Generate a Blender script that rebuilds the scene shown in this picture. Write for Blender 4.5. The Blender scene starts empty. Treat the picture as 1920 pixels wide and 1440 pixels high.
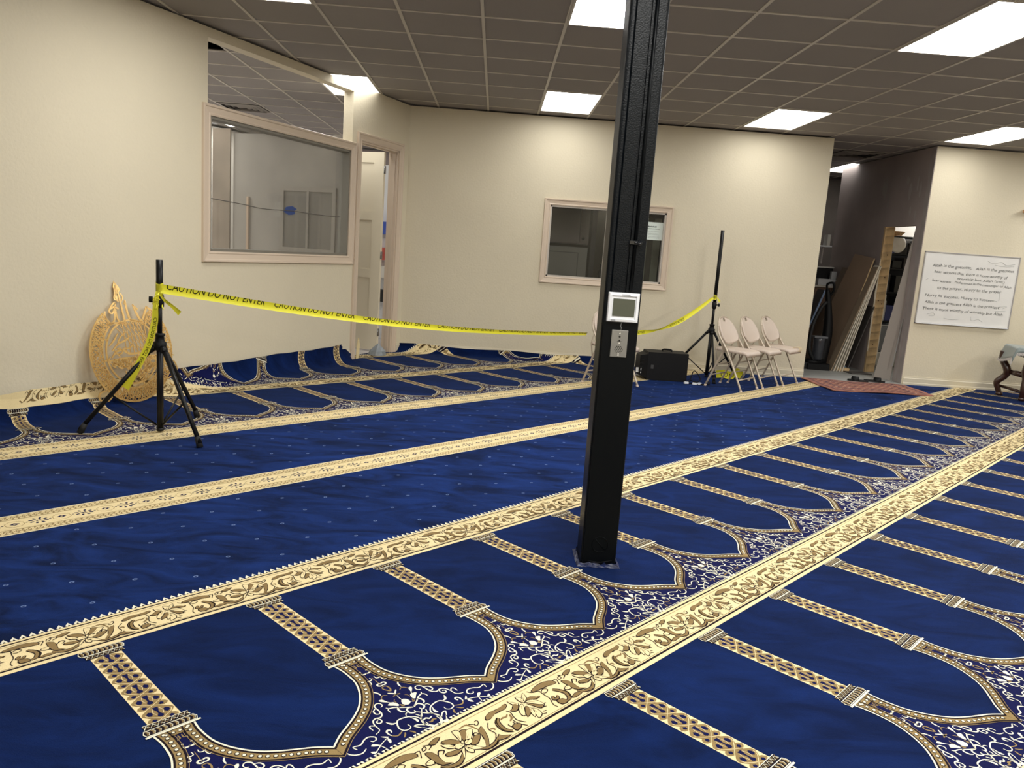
import bpy, bmesh, math, random, json
import numpy as np
from mathutils import Vector, Matrix

random.seed(7)
scene = bpy.context.scene
COL = scene.collection

# ------------------------------------------------------------------ camera
F_PX, YAW, PITCH, ROLL, EYE = 1472.3, 0.031855, -0.169899, -0.071330, 1.39
cy_, sy_, cp_, sp_ = math.cos(YAW), math.sin(YAW), math.cos(PITCH), math.sin(PITCH)
fwd = Vector((sy_ * cp_, cy_ * cp_, sp_))
rt0 = Vector((cy_, -sy_, 0.0))
dn0 = fwd.cross(rt0)
rt = math.cos(ROLL) * rt0 + math.sin(ROLL) * dn0
dn = -math.sin(ROLL) * rt0 + math.cos(ROLL) * dn0
cam_data = bpy.data.cameras.new('camera')
cam_data.sensor_width = 36.0
cam_data.lens = F_PX / 1920.0 * 36.0
cam_data.clip_start = 0.05
cam_data.clip_end = 100
cam = bpy.data.objects.new('camera', cam_data)
up = -dn
cam.matrix_world = Matrix(((rt.x, up.x, -fwd.x, 0.0), (rt.y, up.y, -fwd.y, 0.0), (rt.z, up.z, -fwd.z, EYE), (0, 0, 0, 1)))
COL.objects.link(cam)
scene.camera = cam

# ------------------------------------------------------------------ world / exposure
world = bpy.data.worlds.new('world')
world.use_nodes = True
world.node_tree.nodes['Background'].inputs[0].default_value = (0.9, 0.95, 1.0, 1)
world.node_tree.nodes['Background'].inputs[1].default_value = 0.02
scene.world = world
vs = scene.view_settings
vs.view_transform = 'Standard'
vs.look = 'None'
vs.exposure = 1.08
vs.gamma = 1.0
try:
    vs.use_curve_mapping = False
except Exception:
    pass
PANEL_STRENGTH = 14.5

# ------------------------------------------------------------------ materials
def srgb(r, g, b):
    def f(c):
        c = c / 255.0
        return c / 12.92 if c <= 0.04045 else ((c + 0.055) / 1.055) ** 2.4
    return (f(r), f(g), f(b), 1.0)

MATS = {}
def mat(name, color, rough=0.6, metal=0.0, bump=0.0, bscale=60.0, var=0.0, vscale=4.0, spec=0.5, sheen=0.0,
        coat=0.0, emit=0.0, stretch=None, trans=0.0):
    if name in MATS:
        return MATS[name]
    m = bpy.data.materials.new(name)
    m.use_nodes = True
    nt = m.node_tree
    b = nt.nodes['Principled BSDF']
    b.inputs['Base Color'].default_value = color
    b.inputs['Roughness'].default_value = rough
    b.inputs['Metallic'].default_value = metal
    b.inputs['Specular IOR Level'].default_value = spec
    if sheen:
        b.inputs['Sheen Weight'].default_value = sheen
        b.inputs['Sheen Roughness'].default_value = 0.4
    if coat:
        b.inputs['Coat Weight'].default_value = coat
        b.inputs['Coat Roughness'].default_value = 0.15
    if trans:
        b.inputs['Transmission Weight'].default_value = trans
    if emit:
        b.inputs['Emission Color'].default_value = color
        b.inputs['Emission Strength'].default_value = emit
    tc = nt.nodes.new('ShaderNodeTexCoord')
    src = tc.outputs['Object']
    if stretch:
        mp = nt.nodes.new('ShaderNodeMapping')
        mp.inputs['Scale'].default_value = stretch
        nt.links.new(src, mp.inputs['Vector'])
        src = mp.outputs['Vector']
    if var:
        nz = nt.nodes.new('ShaderNodeTexNoise')
        nz.inputs['Scale'].default_value = vscale
        nz.inputs['Detail'].default_value = 5
        nt.links.new(src, nz.inputs['Vector'])
        rp = nt.nodes.new('ShaderNodeValToRGB')
        rp.color_ramp.elements[0].position = 0.3
        rp.color_ramp.elements[1].position = 0.72
        c = color
        rp.color_ramp.elements[0].color = (c[0] * (1 - var), c[1] * (1 - var), c[2] * (1 - var), 1)
        rp.color_ramp.elements[1].color = (min(1, c[0] * (1 + var)), min(1, c[1] * (1 + var)), min(1, c[2] * (1 + var)), 1)
        nt.links.new(nz.outputs['Fac'], rp.inputs['Fac'])
        nt.links.new(rp.outputs['Color'], b.inputs['Base Color'])
    if bump:
        nb = nt.nodes.new('ShaderNodeTexNoise')
        nb.inputs['Scale'].default_value = bscale
        nb.inputs['Detail'].default_value = 3
        nt.links.new(src, nb.inputs['Vector'])
        bp = nt.nodes.new('ShaderNodeBump')
        bp.inputs['Strength'].default_value = bump
        bp.inputs['Distance'].default_value = 0.01
        nt.links.new(nb.outputs['Fac'], bp.inputs['Height'])
        nt.links.new(bp.outputs['Normal'], b.inputs['Normal'])
    MATS[name] = m
    return m

def glass_mat(name, haze, haze_col, dark=1.0):
    m = bpy.data.materials.new(name)
    m.use_nodes = True
    nt = m.node_tree
    nt.nodes.remove(nt.nodes['Principled BSDF'])
    out = nt.nodes['Material Output']
    tr = nt.nodes.new('ShaderNodeBsdfTransparent')
    tr.inputs[0].default_value = (dark * 0.93, dark * 0.96, dark * 0.95, 1)
    gl = nt.nodes.new('ShaderNodeBsdfGlossy')
    gl.inputs['Roughness'].default_value = 0.03
    fr = nt.nodes.new('ShaderNodeFresnel')
    fr.inputs[0].default_value = 1.5
    mx = nt.nodes.new('ShaderNodeMixShader')
    nt.links.new(fr.outputs[0], mx.inputs[0])
    nt.links.new(tr.outputs[0], mx.inputs[1])
    nt.links.new(gl.outputs[0], mx.inputs[2])
    df = nt.nodes.new('ShaderNodeBsdfDiffuse')
    df.inputs[0].default_value = haze_col
    nz = nt.nodes.new('ShaderNodeTexNoise')
    nz.inputs['Scale'].default_value = 1.8
    nz.inputs['Detail'].default_value = 4
    tc = nt.nodes.new('ShaderNodeTexCoord')
    nt.links.new(tc.outputs['Object'], nz.inputs['Vector'])
    mr = nt.nodes.new('ShaderNodeMapRange')
    mr.inputs['From Min'].default_value = 0.3
    mr.inputs['From Max'].default_value = 0.7
    mr.inputs['To Min'].default_value = haze * 0.6
    mr.inputs['To Max'].default_value = haze * 1.4
    nt.links.new(nz.outputs['Fac'], mr.inputs['Value'])
    m2 = nt.nodes.new('ShaderNodeMixShader')
    nt.links.new(mr.outputs[0], m2.inputs[0])
    nt.links.new(mx.outputs[0], m2.inputs[1])
    nt.links.new(df.outputs[0], m2.inputs[2])
    nt.links.new(m2.outputs[0], out.inputs[0])
    MATS[name] = m
    return m

WALL = mat('painted drywall', srgb(214, 204, 180), 0.75, bump=0.22, bscale=45, var=0.025, vscale=1.2)
TRIM = mat('trim paint', srgb(208, 190, 170), 0.42)
BASEB = mat('baseboard paint', srgb(214, 204, 180), 0.45)
REVEAL = mat('vinyl frame', srgb(190, 182, 172), 0.4)
TILE = mat('ceiling tile', srgb(144, 138, 134), 0.9, bump=0.15, bscale=180, var=0.04, vscale=0.9)
TEE = mat('ceiling tee', srgb(192, 185, 174), 0.45)
DARKGAP = mat('shadow gap', srgb(40, 34, 30), 0.9)
GREY = mat('unpainted drywall', srgb(160, 148, 144), 0.9, var=0.16, vscale=1.3)
GREYL = mat('joint compound', srgb(172, 165, 160), 0.9, var=0.1, vscale=5)
CONC = mat('concrete', srgb(150, 146, 138), 0.8, var=0.15, vscale=3, bump=0.1)
DOORM = mat('door paint', srgb(226, 216, 192), 0.4)
STEEL = mat('black painted steel', srgb(8, 12, 16), 0.36, bump=0.2, bscale=150, spec=.16)
STEELP = mat('black steel plate', srgb(5, 8, 11), 0.4, spec=.14)
BLACK = mat('black metal', srgb(12, 12, 14), 0.4, spec=.3)
BLACKP = mat('black plastic', srgb(9, 9, 11), 0.55, spec=.25)
RUBBER = mat('black rubber', srgb(14, 14, 15), 0.7)
WHITEP = mat('white plastic', srgb(228, 230, 234), 0.35)
ALU = mat('brushed steel', srgb(150, 150, 148), 0.38, metal=0.85, stretch=(1, 1, 40), bump=0.05, bscale=40)
CHAIRP = mat('beige chair plastic', srgb(206, 190, 176), 0.45)
CHAIRM = mat('beige chair steel', srgb(190, 176, 158), 0.32, metal=0.25)
YEL = mat('yellow tape', srgb(240, 234, 60), 0.35)
YINK = mat('black ink', srgb(16, 16, 12), 0.5)
GOLD = mat('gold mirror acrylic', srgb(250, 212, 146), 0.22, metal=1.0, bump=0.1, bscale=14)
GOLDF = mat('gold face', srgb(214, 164, 88), 0.4, metal=0.35)
EMIT = bpy.data.materials.new('led diffuser')
EMIT.use_nodes = True
_nt = EMIT.node_tree
_nt.nodes.remove(_nt.nodes['Principled BSDF'])
_e = _nt.nodes.new('ShaderNodeEmission')
_e.inputs[0].default_value = (1.0, 0.985, 0.945, 1)
_e.inputs[1].default_value = PANEL_STRENGTH
_nt.links.new(_e.outputs[0], _nt.nodes['Material Output'].inputs[0])
GLASS_A = glass_mat('dusty glass', 0.22, srgb(176, 172, 162))
GLASS_B = glass_mat('office glass', 0.005, srgb(150, 150, 140))

# ------------------------------------------------------------------ object helpers
def link(name, me, materials, parent=None):
    o = bpy.data.objects.new(name, me)
    for m in (materials if isinstance(materials, (list, tuple)) else [materials]):
        me.materials.append(m)
    COL.objects.link(o)
    if parent is not None:
        o.parent = parent
    return o

def tag(o, label=None, cat=None, group=None, kind=None):
    if label: o['label'] = label
    if cat: o['category'] = cat
    if group: o['group'] = group
    if kind: o['kind'] = kind
    return o

def struct(o):
    o['kind'] = 'structure'
    return o

def thing(name, loc, rz, label, cat, group=None):
    e = bpy.data.objects.new(name, None)
    e.empty_display_size = 0.1
    e.location = loc
    e.rotation_euler = (0, 0, rz)
    COL.objects.link(e)
    return tag(e, label, cat, group)

def copy_tree(o, parent=None):
    c = o.copy()
    COL.objects.link(c)
    c.parent = parent
    for ch in [x for x in CH.get(o.name, [])]:
        copy_tree(ch, c)
    return c
CH = {}
def reg_children(root):
    CH[root.name] = [x for x in COL.objects if x.parent == root]
    for c in CH[root.name]:
        reg_children(c)

class MB:
    """collects shapes into one mesh"""
    def __init__(self):
        self.v = []; self.f = []; self.m = []; self.smooth = []
    def add(self, vs_, fs_, mi=0, sm=False):
        b = len(self.v)
        self.v += [tuple(p) for p in vs_]
        for f in fs_:
            self.f.append(tuple(i + b for i in f)); self.m.append(mi); self.smooth.append(sm)
    def box(self, c, s, mi=0, M=None, bev=0.0):
        bm = bmesh.new()
        bmesh.ops.create_cube(bm, size=1.0)
        for v in bm.verts:
            v.co = Vector((v.co.x * s[0], v.co.y * s[1], v.co.z * s[2]))
        if bev > 0:
            bmesh.ops.bevel(bm, geom=bm.edges[:], offset=bev, segments=2, affect='EDGES', profile=0.7)
        R = M if M is not None else Matrix.Identity(3)
        vv = [R @ v.co + Vector(c) for v in bm.verts]
        self.add(vv, [[v.index for v in f.verts] for f in bm.faces], mi)
        bm.free()
        return self
    def tube(self, pts, r, mi=0, n=10, smooth_path=0, cap=True, radii=None, sm=True, flat=None):
        P = [Vector(p) for p in pts]
        if smooth_path:
            P = smooth3(P, smooth_path)
        k = len(P)
        if radii is None:
            radii = [r] * k
        elif len(radii) != k:
            radii = [np.interp(i / (k - 1), np.linspace(0, 1, len(radii)), radii) for i in range(k)]
        T = []
        for i in range(k):
            a = P[max(0, i - 1)]; b = P[min(k - 1, i + 1)]
            T.append((b - a).normalized())
        ref = Vector((0, 0, 1)) if abs(T[0].z) < 0.9 else Vector((1, 0, 0))
        nrm = (ref - T[0] * ref.dot(T[0])).normalized()
        vs_ = []
        for i in range(k):
            nrm = (nrm - T[i] * nrm.dot(T[i]))
            if nrm.length < 1e-6:
                nrm = T[i].orthogonal()
            nrm.normalize()
            bn = T[i].cross(nrm)
            for j in range(n):
                a = 2 * math.pi * j / n
                q = nrm * math.cos(a) + bn * math.sin(a)
                vs_.append(P[i] + q * radii[i])
        fs_ = []
        for i in range(k - 1):
            for j in range(n):
                a = i * n + j; b = i * n + (j + 1) % n
                fs_.append((a, b, b + n, a + n))
        if cap:
            fs_.append(tuple(range(n - 1, -1, -1)))
            fs_.append(tuple((k - 1) * n + j for j in range(n)))
        self.add(vs_, fs_, mi, sm)
        return self
    def lathe(self, prof, c=(0, 0, 0), n=24, mi=0, M=None, sm=True):
        R = M if M is not None else Matrix.Identity(3)
        vs_ = []; fs_ = []
        for r, z in prof:
            for j in range(n):
                a = 2 * math.pi * j / n
                vs_.append(R @ Vector((r * math.cos(a), r * math.sin(a), z)) + Vector(c))
        for i in range(len(prof) - 1):
            for j in range(n):
                a = i * n + j; b = i * n + (j + 1) % n
                fs_.append((a, b, b + n, a + n))
        fs_.append(tuple(range(n - 1, -1, -1)))
        fs_.append(tuple((len(prof) - 1) * n + j for j in range(n)))
        self.add(vs_, fs_, mi, sm)
        return self
    def prism(self, poly, z0, z1, mi=0, fn=None):
        """extrude a 2D polygon; fn maps (x, y, z) to a point"""
        fn = fn or (lambda x, y, z: (x, y, z))
        k = len(poly)
        a = sum(poly[i][0] * poly[(i + 1) % k][1] - poly[(i + 1) % k][0] * poly[i][1] for i in range(k))
        if a < 0:
            poly = poly[::-1]
        vs_ = [fn(x, y, z0) for x, y in poly] + [fn(x, y, z1) for x, y in poly]
        fs_ = [tuple(range(k - 1, -1, -1)), tuple(range(k, 2 * k))]
        for i in range(k):
            j = (i + 1) % k
            fs_.append((i, j, j + k, i + k))
        self.add(vs_, fs_, mi)
        return self
    def build(self, name, materials, parent=None):
        me = bpy.data.meshes.new(name)
        me.from_pydata(self.v, [], self.f)
        me.polygons.foreach_set('material_index', self.m)
        me.polygons.foreach_set('use_smooth', self.smooth)
        me.update()
        return link(name, me, materials, parent)

def smooth3(P, n):
    out = []
    k = len(P)
    for i in range(k - 1):
        p0_, p1, p2, p3 = P[max(0, i - 1)], P[i], P[i + 1], P[min(k - 1, i + 2)]
        for s in range(n):
            t = s / n
            out.append(0.5 * ((2 * p1) + (p2 - p0_) * t + (2 * p0_ - 5 * p1 + 4 * p2 - p3) * t * t + (3 * p1 - p0_ - 3 * p2 + p3) * t ** 3))
    out.append(P[-1])
    return out

def rotz(a):
    return Matrix.Rotation(a, 3, 'Z')

def text_faces(txt, size=1.0, align='LEFT'):
    """triangles/ngons of a line of text as lists of 2D points"""
    cu = bpy.data.curves.new('lettering_source', 'FONT')
    cu.body = txt
    cu.size = size
    cu.align_x = align
    cu.resolution_u = 3
    ob = bpy.data.objects.new('lettering_source', cu)
    COL.objects.link(ob)
    dg = bpy.context.evaluated_depsgraph_get()
    dg.update()
    me = ob.evaluated_get(dg).to_mesh()
    me.calc_loop_triangles()
    V = [(v.co.x, v.co.y) for v in me.vertices]
    out = [[V[i] for i in t.vertices] for t in me.loop_triangles]
    ob.evaluated_get(dg).to_mesh_clear()
    bpy.data.objects.remove(ob)
    bpy.data.curves.remove(cu)
    return out

# ------------------------------------------------------------------ places
CZ = 3.03
YB = 10.02                                    # back wall face
P0 = Vector((-2.755, 6.341, 0.0))             # a point at the foot of the oblique left wall
DR = Vector((0.39963, 0.91668, 0.0))          # along that wall
NB = Vector((-0.91668, 0.39963, 0.0))         # behind it
def LW(t, off=0.0, z=0.0):
    p = P0 + DR * t + NB * off
    return Vector((p.x, p.y, z))
GX, GY, GU = -0.2069, 5.4713, 0.60822         # ceiling grid

def wall_with_holes(name, fn, a0, a1, z0, z1, thick, holes, m, parent=None, rev=None):
    """fn(a, off, z) -> point; holes = [(a0, a1, z0, z1)]"""
    mb = MB()
    As = sorted({a0, a1, *[h[0] for h in holes], *[h[1] for h in holes]})
    Zs = sorted({z0, z1, *[h[2] for h in holes], *[h[3] for h in holes]})
    def solid(i, j):
        if i < 0 or j < 0 or i >= len(As) - 1 or j >= len(Zs) - 1:
            return False
        ca = (As[i] + As[i + 1]) / 2; cz = (Zs[j] + Zs[j + 1]) / 2
        return not any(h[0] < ca < h[1] and h[2] < cz < h[3] for h in holes)
    for i in range(len(As) - 1):
        for j in range(len(Zs) - 1):
            if not solid(i, j):
                continue
            x0, x1, y0, y1 = As[i], As[i + 1], Zs[j], Zs[j + 1]
            mb.add([fn(x0, 0, y0), fn(x1, 0, y0), fn(x1, 0, y1), fn(x0, 0, y1)], [(0, 1, 2, 3)])
            mb.add([fn(x0, thick, y0), fn(x1, thick, y0), fn(x1, thick, y1), fn(x0, thick, y1)], [(3, 2, 1, 0)], 1)
            for di, dj, q in ((-1, 0, ((x0, y0), (x0, y1))), (1, 0, ((x1, y1), (x1, y0))), (0, -1, ((x1, y0), (x0, y0))), (0, 1, ((x0, y1), (x1, y1)))):
                if not solid(i + di, j + dj):
                    (ua, ub), (va, vb) = q
                    mb.add([fn(ua, 0, ub), fn(va, 0, vb), fn(va, thick, vb), fn(ua, thick, ub)], [(0, 1, 2, 3)])
    o = mb.build(name, [m, rev or m], parent)
    return struct(o)

def profile_frame(name, fn, a0, a1, z0, z1, w, mats_, parent=None, sides='lrtb', prof=None):
    """mitred picture-frame trim around a rectangle; (a0..z1) is the inner edge, w the width"""
    prof = prof or [(0, 0), (0, -0.012), (0.15, -0.016), (0.25, -0.012), (0.7, -0.018), (0.78, -0.026), (0.95, -0.028), (1, -0.02), (1, 0)]
    mb = MB()
    def seg(pa, pb, da, db):
        vs_ = []
        for u, o_ in prof:
            vs_.append(fn(pa[0] + da[0] * w * u, o_, pa[1] + da[1] * w * u))
        for u, o_ in prof:
            vs_.append(fn(pb[0] + db[0] * w * u, o_, pb[1] + db[1] * w * u))
        k = len(prof)
        mb.add(vs_, [(i, i + 1, i + 1 + k, i + k) for i in range(k - 1)] + [tuple(range(k)), tuple(range(2 * k - 1, k - 1, -1))])
    yb = -1 if 'b' in sides else 0
    if 'l' in sides: seg((a0, z0), (a0, z1), (-1, yb), (-1, 1))
    if 'r' in sides: seg((a1, z1), (a1, z0), (1, 1), (1, yb))
    if 't' in sides: seg((a0, z1), (a1, z1), (-1, 1), (1, 1))
    if 'b' in sides: seg((a1, z0), (a0, z0), (1, -1), (-1, -1))
    return mb.build(name, mats_, parent)

def fnL(a, off, z):
    return LW(a, off, z)
def fnB(a, off, z):
    return Vector((a, YB + off, z))

# ------------------------------------------------------------------ room shell
mb = MB()
mb.box((3.0, 4.5, -0.05), (24, 24, 0.1))
floor = struct(mb.build('floor', CONC))

# ceiling tiles (one lay-in ceiling that runs on over the partitions) with a hole where a tile is missing
mb = MB()
i0, i1, j0, j1 = -12, 20, -20, 16
for i in range(i0, i1):
    for j in range(j0, j1):
        if (i, j) == (-5, 3):
            continue
        x = GX + i * GU; y = GY + j * GU
        r = 0.012
        z = CZ + 0.006
        mb.add([(x + r, y + r, z), (x + r, y + GU - r, z), (x + GU - r, y + GU - r, z), (x + GU - r, y + r, z)], [(0, 1, 2, 3)])
        mb.add([(x, y, z + 0.018), (x, y + GU, z + 0.018), (x + GU, y + GU, z + 0.018), (x + GU, y, z + 0.018)], [(0, 1, 2, 3)])
ceiling = struct(mb.build('ceiling', TILE))
mb = MB()
x0c, x1c, y0c, y1c = GX + i0 * GU, GX + i1 * GU, GY + j0 * GU, GY + j1 * GU
for i in range(i0, i1 + 1):
    mb.box((GX + i * GU, (y0c + y1c) / 2, CZ + 0.006), (0.024, y1c - y0c, 0.012))
for j in range(j0, j1 + 1):
    mb.box(((x0c + x1c) / 2, GY + j * GU, CZ + 0.0065), (x1c - x0c, 0.024, 0.012))
struct(mb.build('trim_1', TEE))
mb = MB()
mb.box(((x0c + x1c) / 2, (y0c + y1c) / 2, CZ + 0.35), (x1c - x0c, y1c - y0c, 0.02))
mb.tube([(-4, 7.9, CZ + 0.12), (-2, 7.7, CZ + 0.12)], 0.02)
struct(mb.build('trim_2', DARKGAP))

# left wall: tall opening above the window, the window, the door
T_END = 4.013
wl = wall_with_holes('wall_left', fnL, -9.5, T_END, 0.0, CZ - 0.012, 0.125,
                     [(0.655, 2.795, 2.40, 2.94), (0.68, 2.77, 1.187, 2.32), (2.975, 3.785, -0.01, 2.45)], WALL)
# back wall with the office window
wb = wall_with_holes('wall_back', fnB, -1.19, 4.09, 0.0, CZ - 0.012, 0.125, [(0.645, 2.105, 1.083, 1.965)], WALL)
wr = wall_with_holes('wall_back_right', fnB, 5.396, 11.5, 0.0, CZ - 0.012, 0.13, [], WALL)
# the unpainted passage wall with its rough doorway
GXW = 5.39
def fnG(a, off, z):
    return Vector((GXW + off, a, z))
wg = wall_with_holes('wall_passage', fnG, 10.025, 12.72, 0.0, CZ - 0.012, 0.12, [(10.24, 11.02, -0.01, 2.06)], GREY)
mb = MB()
rgj = random.Random(8)
def edge_strip(y0, y1, z0, z1, n=14):
    """a feathered band of joint compound, with wavering edges"""
    P = [(y0, z0 + (z1 - z0) * k / n) for k in range(n + 1)]
    Q = [(y1 + rgj.uniform(-.02, .02), z0 + (z1 - z0) * k / n) for k in range(n, -1, -1)]
    mb.prism(P + Q, 0, 0.0012, 0, lambda y, z, o_: (GXW - 0.0002 - o_, y, z))
edge_strip(10.026, 10.13, 0.02, 3.0)
edge_strip(10.15, 10.21, 0.02, 1.3, 8)
for k in range(9):
    y = rgj.uniform(10.2, 11.3); z = rgj.uniform(2.12, 2.75); w = rgj.uniform(.02, .05); h = rgj.uniform(.06, .18)
    mb.prism([(w * math.cos(q * .7) * rgj.uniform(.6, 1), h * math.sin(q * .7) * rgj.uniform(.6, 1)) for q in range(9)], 0, .001, 0, lambda u, v, o_, y=y, z=z: (GXW - .0002 - o_, y + u, z + v))
struct(mb.build('trim_3', mat('joint compound band', srgb(158, 150, 146), .9, var=.12, vscale=4)))
# other enclosing walls
mb = MB()
mb.box((11.5, 4.0, 1.5), (0.12, 12.0, 3.03))
struct(mb.build('wall_right', WALL))
mb = MB()
mb.box((3.0, -2.6, 1.5), (19.0, 0.12, 3.03))
struct(mb.build('wall_front', WALL))
mb = MB()
mb.box((2.5, 15.2, 1.5), (19, 0.12, 3.03))
struct(mb.build('wall_far', GREY))
mb = MB(); mb.box((6.3, 14.2, 1.5), (1.8, 0.06, 3.0))
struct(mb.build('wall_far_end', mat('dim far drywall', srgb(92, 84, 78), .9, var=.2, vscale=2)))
# side room behind the left wall
GRL = mat('side room wall', srgb(150, 143, 134), 0.85, var=0.08, vscale=1.5)
mb = MB()
c = LW(2.0, 4.6, 1.5)
mb.box(c, (0.1, 15.0, 3.0), 0, rotz(-math.atan2(DR.x, DR.y)))
c = LW(-4.5, 1.8, 1.5)
mb.box(c, (3.6, 0.1, 3.0), 0, rotz(-math.atan2(DR.x, DR.y)))
struct(mb.build('wall_side_room', GRL))
# room behind the office window
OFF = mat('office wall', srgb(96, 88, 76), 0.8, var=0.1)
mb = MB()
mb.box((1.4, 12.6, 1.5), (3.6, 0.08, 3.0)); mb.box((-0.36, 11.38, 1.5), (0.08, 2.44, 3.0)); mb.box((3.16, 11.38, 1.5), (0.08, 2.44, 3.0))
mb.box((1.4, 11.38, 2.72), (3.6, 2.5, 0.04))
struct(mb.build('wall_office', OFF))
# storeroom behind the passage wall
STW = mat('storeroom wall', srgb(205, 200, 192), 0.8)
mb = MB()
mb.box((7.3, 13.3, 1.5), (2.7, 0.08, 3.0)); mb.box((8.6, 11.7, 1.5), (0.08, 3.2, 3.0))
struct(mb.build('wall_storeroom', STW))

# passage floor laid over the carpet edge
mb = MB()
mb.prism([(4.10, 9.80), (5.39, 9.80), (5.39, 10.15), (8.5, 10.15), (8.5, 13.2), (5.6, 14.3), (3.2, 14.3), (3.2, 10.2), (4.10, 10.2)], 0.0, 0.014)
struct(mb.build('floor_passage', mat('grey plank floor', srgb(150, 150, 146), 0.6, var=0.15, vscale=2.5, stretch=(1, 6, 1))))

# baseboards
def base_prof(name, fn, a0, a1):
    mb = MB()
    pr = [(0, 0.0), (0, 0.118), (-0.006, 0.118), (-0.008, 0.10), (-0.013, 0.092), (-0.013, 0.04), (-0.017, 0.03), (-0.017, 0.0)]
    k = len(pr)
    vs_ = [fn(a0, o_, z) for o_, z in pr] + [fn(a1, o_, z) for o_, z in pr]
    mb.add(vs_, [(i, i + 1, i + 1 + k, i + k) for i in range(k - 1)] + [tuple(range(k)), tuple(range(2 * k - 1, k - 1, -1))])
    return struct(mb.build(name, BASEB))
base_prof('baseboard_back', fnB, -1.17, 4.09)
base_prof('baseboard_right', fnB, 5.41, 11.4)
base_prof('baseboard_left', fnL, 3.88, 4.0)
base_prof('baseboard_side', fnL, -9.4, 2.88)

# window in the left wall
w1 = profile_frame('window_1', fnL, 0.68, 2.77, 1.187, 2.32, 0.092, [TRIM]); struct(w1)
jamb = MB()
for (a, b, c0, d) in ((0.68, 0.70, 1.187, 2.32), (2.75, 2.77, 1.187, 2.32), (0.68, 2.77, 1.187, 1.21), (0.68, 2.77, 2.297, 2.32)):
    jamb.add([fnL(x, o_, z) for o_ in (0.0, 0.12) for x, z in ((a, c0), (b, c0), (b, d), (a, d))],
             [(3, 2, 1, 0), (4, 5, 6, 7), (0, 1, 5, 4), (1, 2, 6, 5), (2, 3, 7, 6), (3, 0, 4, 7)])
jamb.build('window_frame', [mat('dark gasket frame', srgb(122, 117, 106), .5)], w1)
mb = MB()
mb.add([fnL(x, 0.085, z) for x, z in ((0.70, 1.21), (2.75, 1.21), (2.75, 2.297), (0.70, 2.297))], [(0, 1, 2, 3)])
gp = mb.build('window_pane', GLASS_A, w1)

# office window
w2 = profile_frame('window_2', fnB, 0.645, 2.105, 1.083, 1.965, 0.08, [TRIM]); struct(w2)
mb = MB()
for (a, b, c0, d, o0, o1) in ((0.645, 0.665, 1.083, 1.965, 0, .10), (2.085, 2.105, 1.083, 1.965, 0, .10), (0.645, 2.105, 1.083, 1.103, 0, .10), (0.645, 2.105, 1.945, 1.965, 0, .10),
                              (1.352, 1.372, 1.10, 1.95, .02, .05), (1.378, 1.402, 1.10, 1.95, .05, .08)):
    mb.add([fnB(x, o_, z) for o_ in (o0, o1) for x, z in ((a, c0), (b, c0), (b, d), (a, d))],
           [(3, 2, 1, 0), (4, 5, 6, 7), (0, 1, 5, 4), (1, 2, 6, 5), (2, 3, 7, 6), (3, 0, 4, 7)])
mb.build('window_frame', [REVEAL], w2)
for a, b, o_ in ((0.665, 1.352, .035), (1.372, 2.085, .065)):
    mb = MB()
    mb.add([fnB(x, o_, z) for x, z in ((a, 1.103), (b, 1.103), (b, 1.945), (a, 1.945))], [(0, 1, 2, 3)])
    mb.build('window_pane', GLASS_B, w2)

# doorway in the left wall with its open leaf
d1 = profile_frame('door_1', fnL, 2.975, 3.785, 0.0, 2.45, 0.09, [TRIM], sides='lrt'); struct(d1)
mb = MB()
for (a, b, c0, d, o0, o1) in ((2.975, 2.993, 0, 2.45, 0, .125), (3.767, 3.785, 0, 2.45, 0, .125), (2.975, 3.785, 2.432, 2.45, 0, .125),
                              (2.993, 3.003, 0, 2.43, .03, .07), (3.757, 3.767, 0, 2.43, .03, .07), (2.993, 3.767, 2.422, 2.432, .03, .07)):
    mb.add([fnL(x, o_, z) for o_ in (o0, o1) for x, z in ((a, c0), (b, c0), (b, d), (a, d))],
           [(3, 2, 1, 0), (4, 5, 6, 7), (0, 1, 5, 4), (1, 2, 6, 5), (2, 3, 7, 6), (3, 0, 4, 7)])
mb.build('door_jamb', [TRIM], d1)
# leaf swung open at right angles to the wall
def fnD(u, off, z):
    p = LW(3.700, 0.150, z)
    return p + NB * u + DR * off
mb = MB()
LZ0, LZ1, LWD, TH = 0.02, 2.425, 0.76, 0.035
panels = [(1.725, 2.30), (1.02, 1.615), (0.33, 0.915)]
def dbox(u0, u1, z0, z1, o0, o1, mi=0):
    mb.add([fnD(x, o_, z) for o_ in (o0, o1) for x, z in ((u0, z0), (u1, z0), (u1, z1), (u0, z1))],
           [(3, 2, 1, 0), (4, 5, 6, 7), (0, 1, 5, 4), (1, 2, 6, 5), (2, 3, 7, 6), (3, 0, 4, 7)], mi)
dbox(0, 0.14, LZ0, LZ1, 0, TH); dbox(LWD - 0.14, LWD, LZ0, LZ1, 0, TH)
zz = [LZ0] + [z for p in panels[::-1] for z in p] + [LZ1]
for k in range(0, len(zz), 2):
    dbox(0.14, LWD - 0.14, zz[k], zz[k + 1], 0, TH)
for a, b in panels:
    dbox(0.14, LWD - 0.14, a, b, 0.014, TH - 0.011)
leaf = mb.build('door_panel', DOORM, d1)
for z in (2.22, 1.2, 0.25):
    mb = MB()
    mb.tube([fnD(-0.008, 0.002, z - 0.045), fnD(-0.008, 0.002, z + 0.045)], 0.007, n=8)
    dbox(-0.012, 0.0, z - 0.045, z + 0.045, 0.0, 0.03)
    mb.build('hinge', ALU, leaf)

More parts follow.
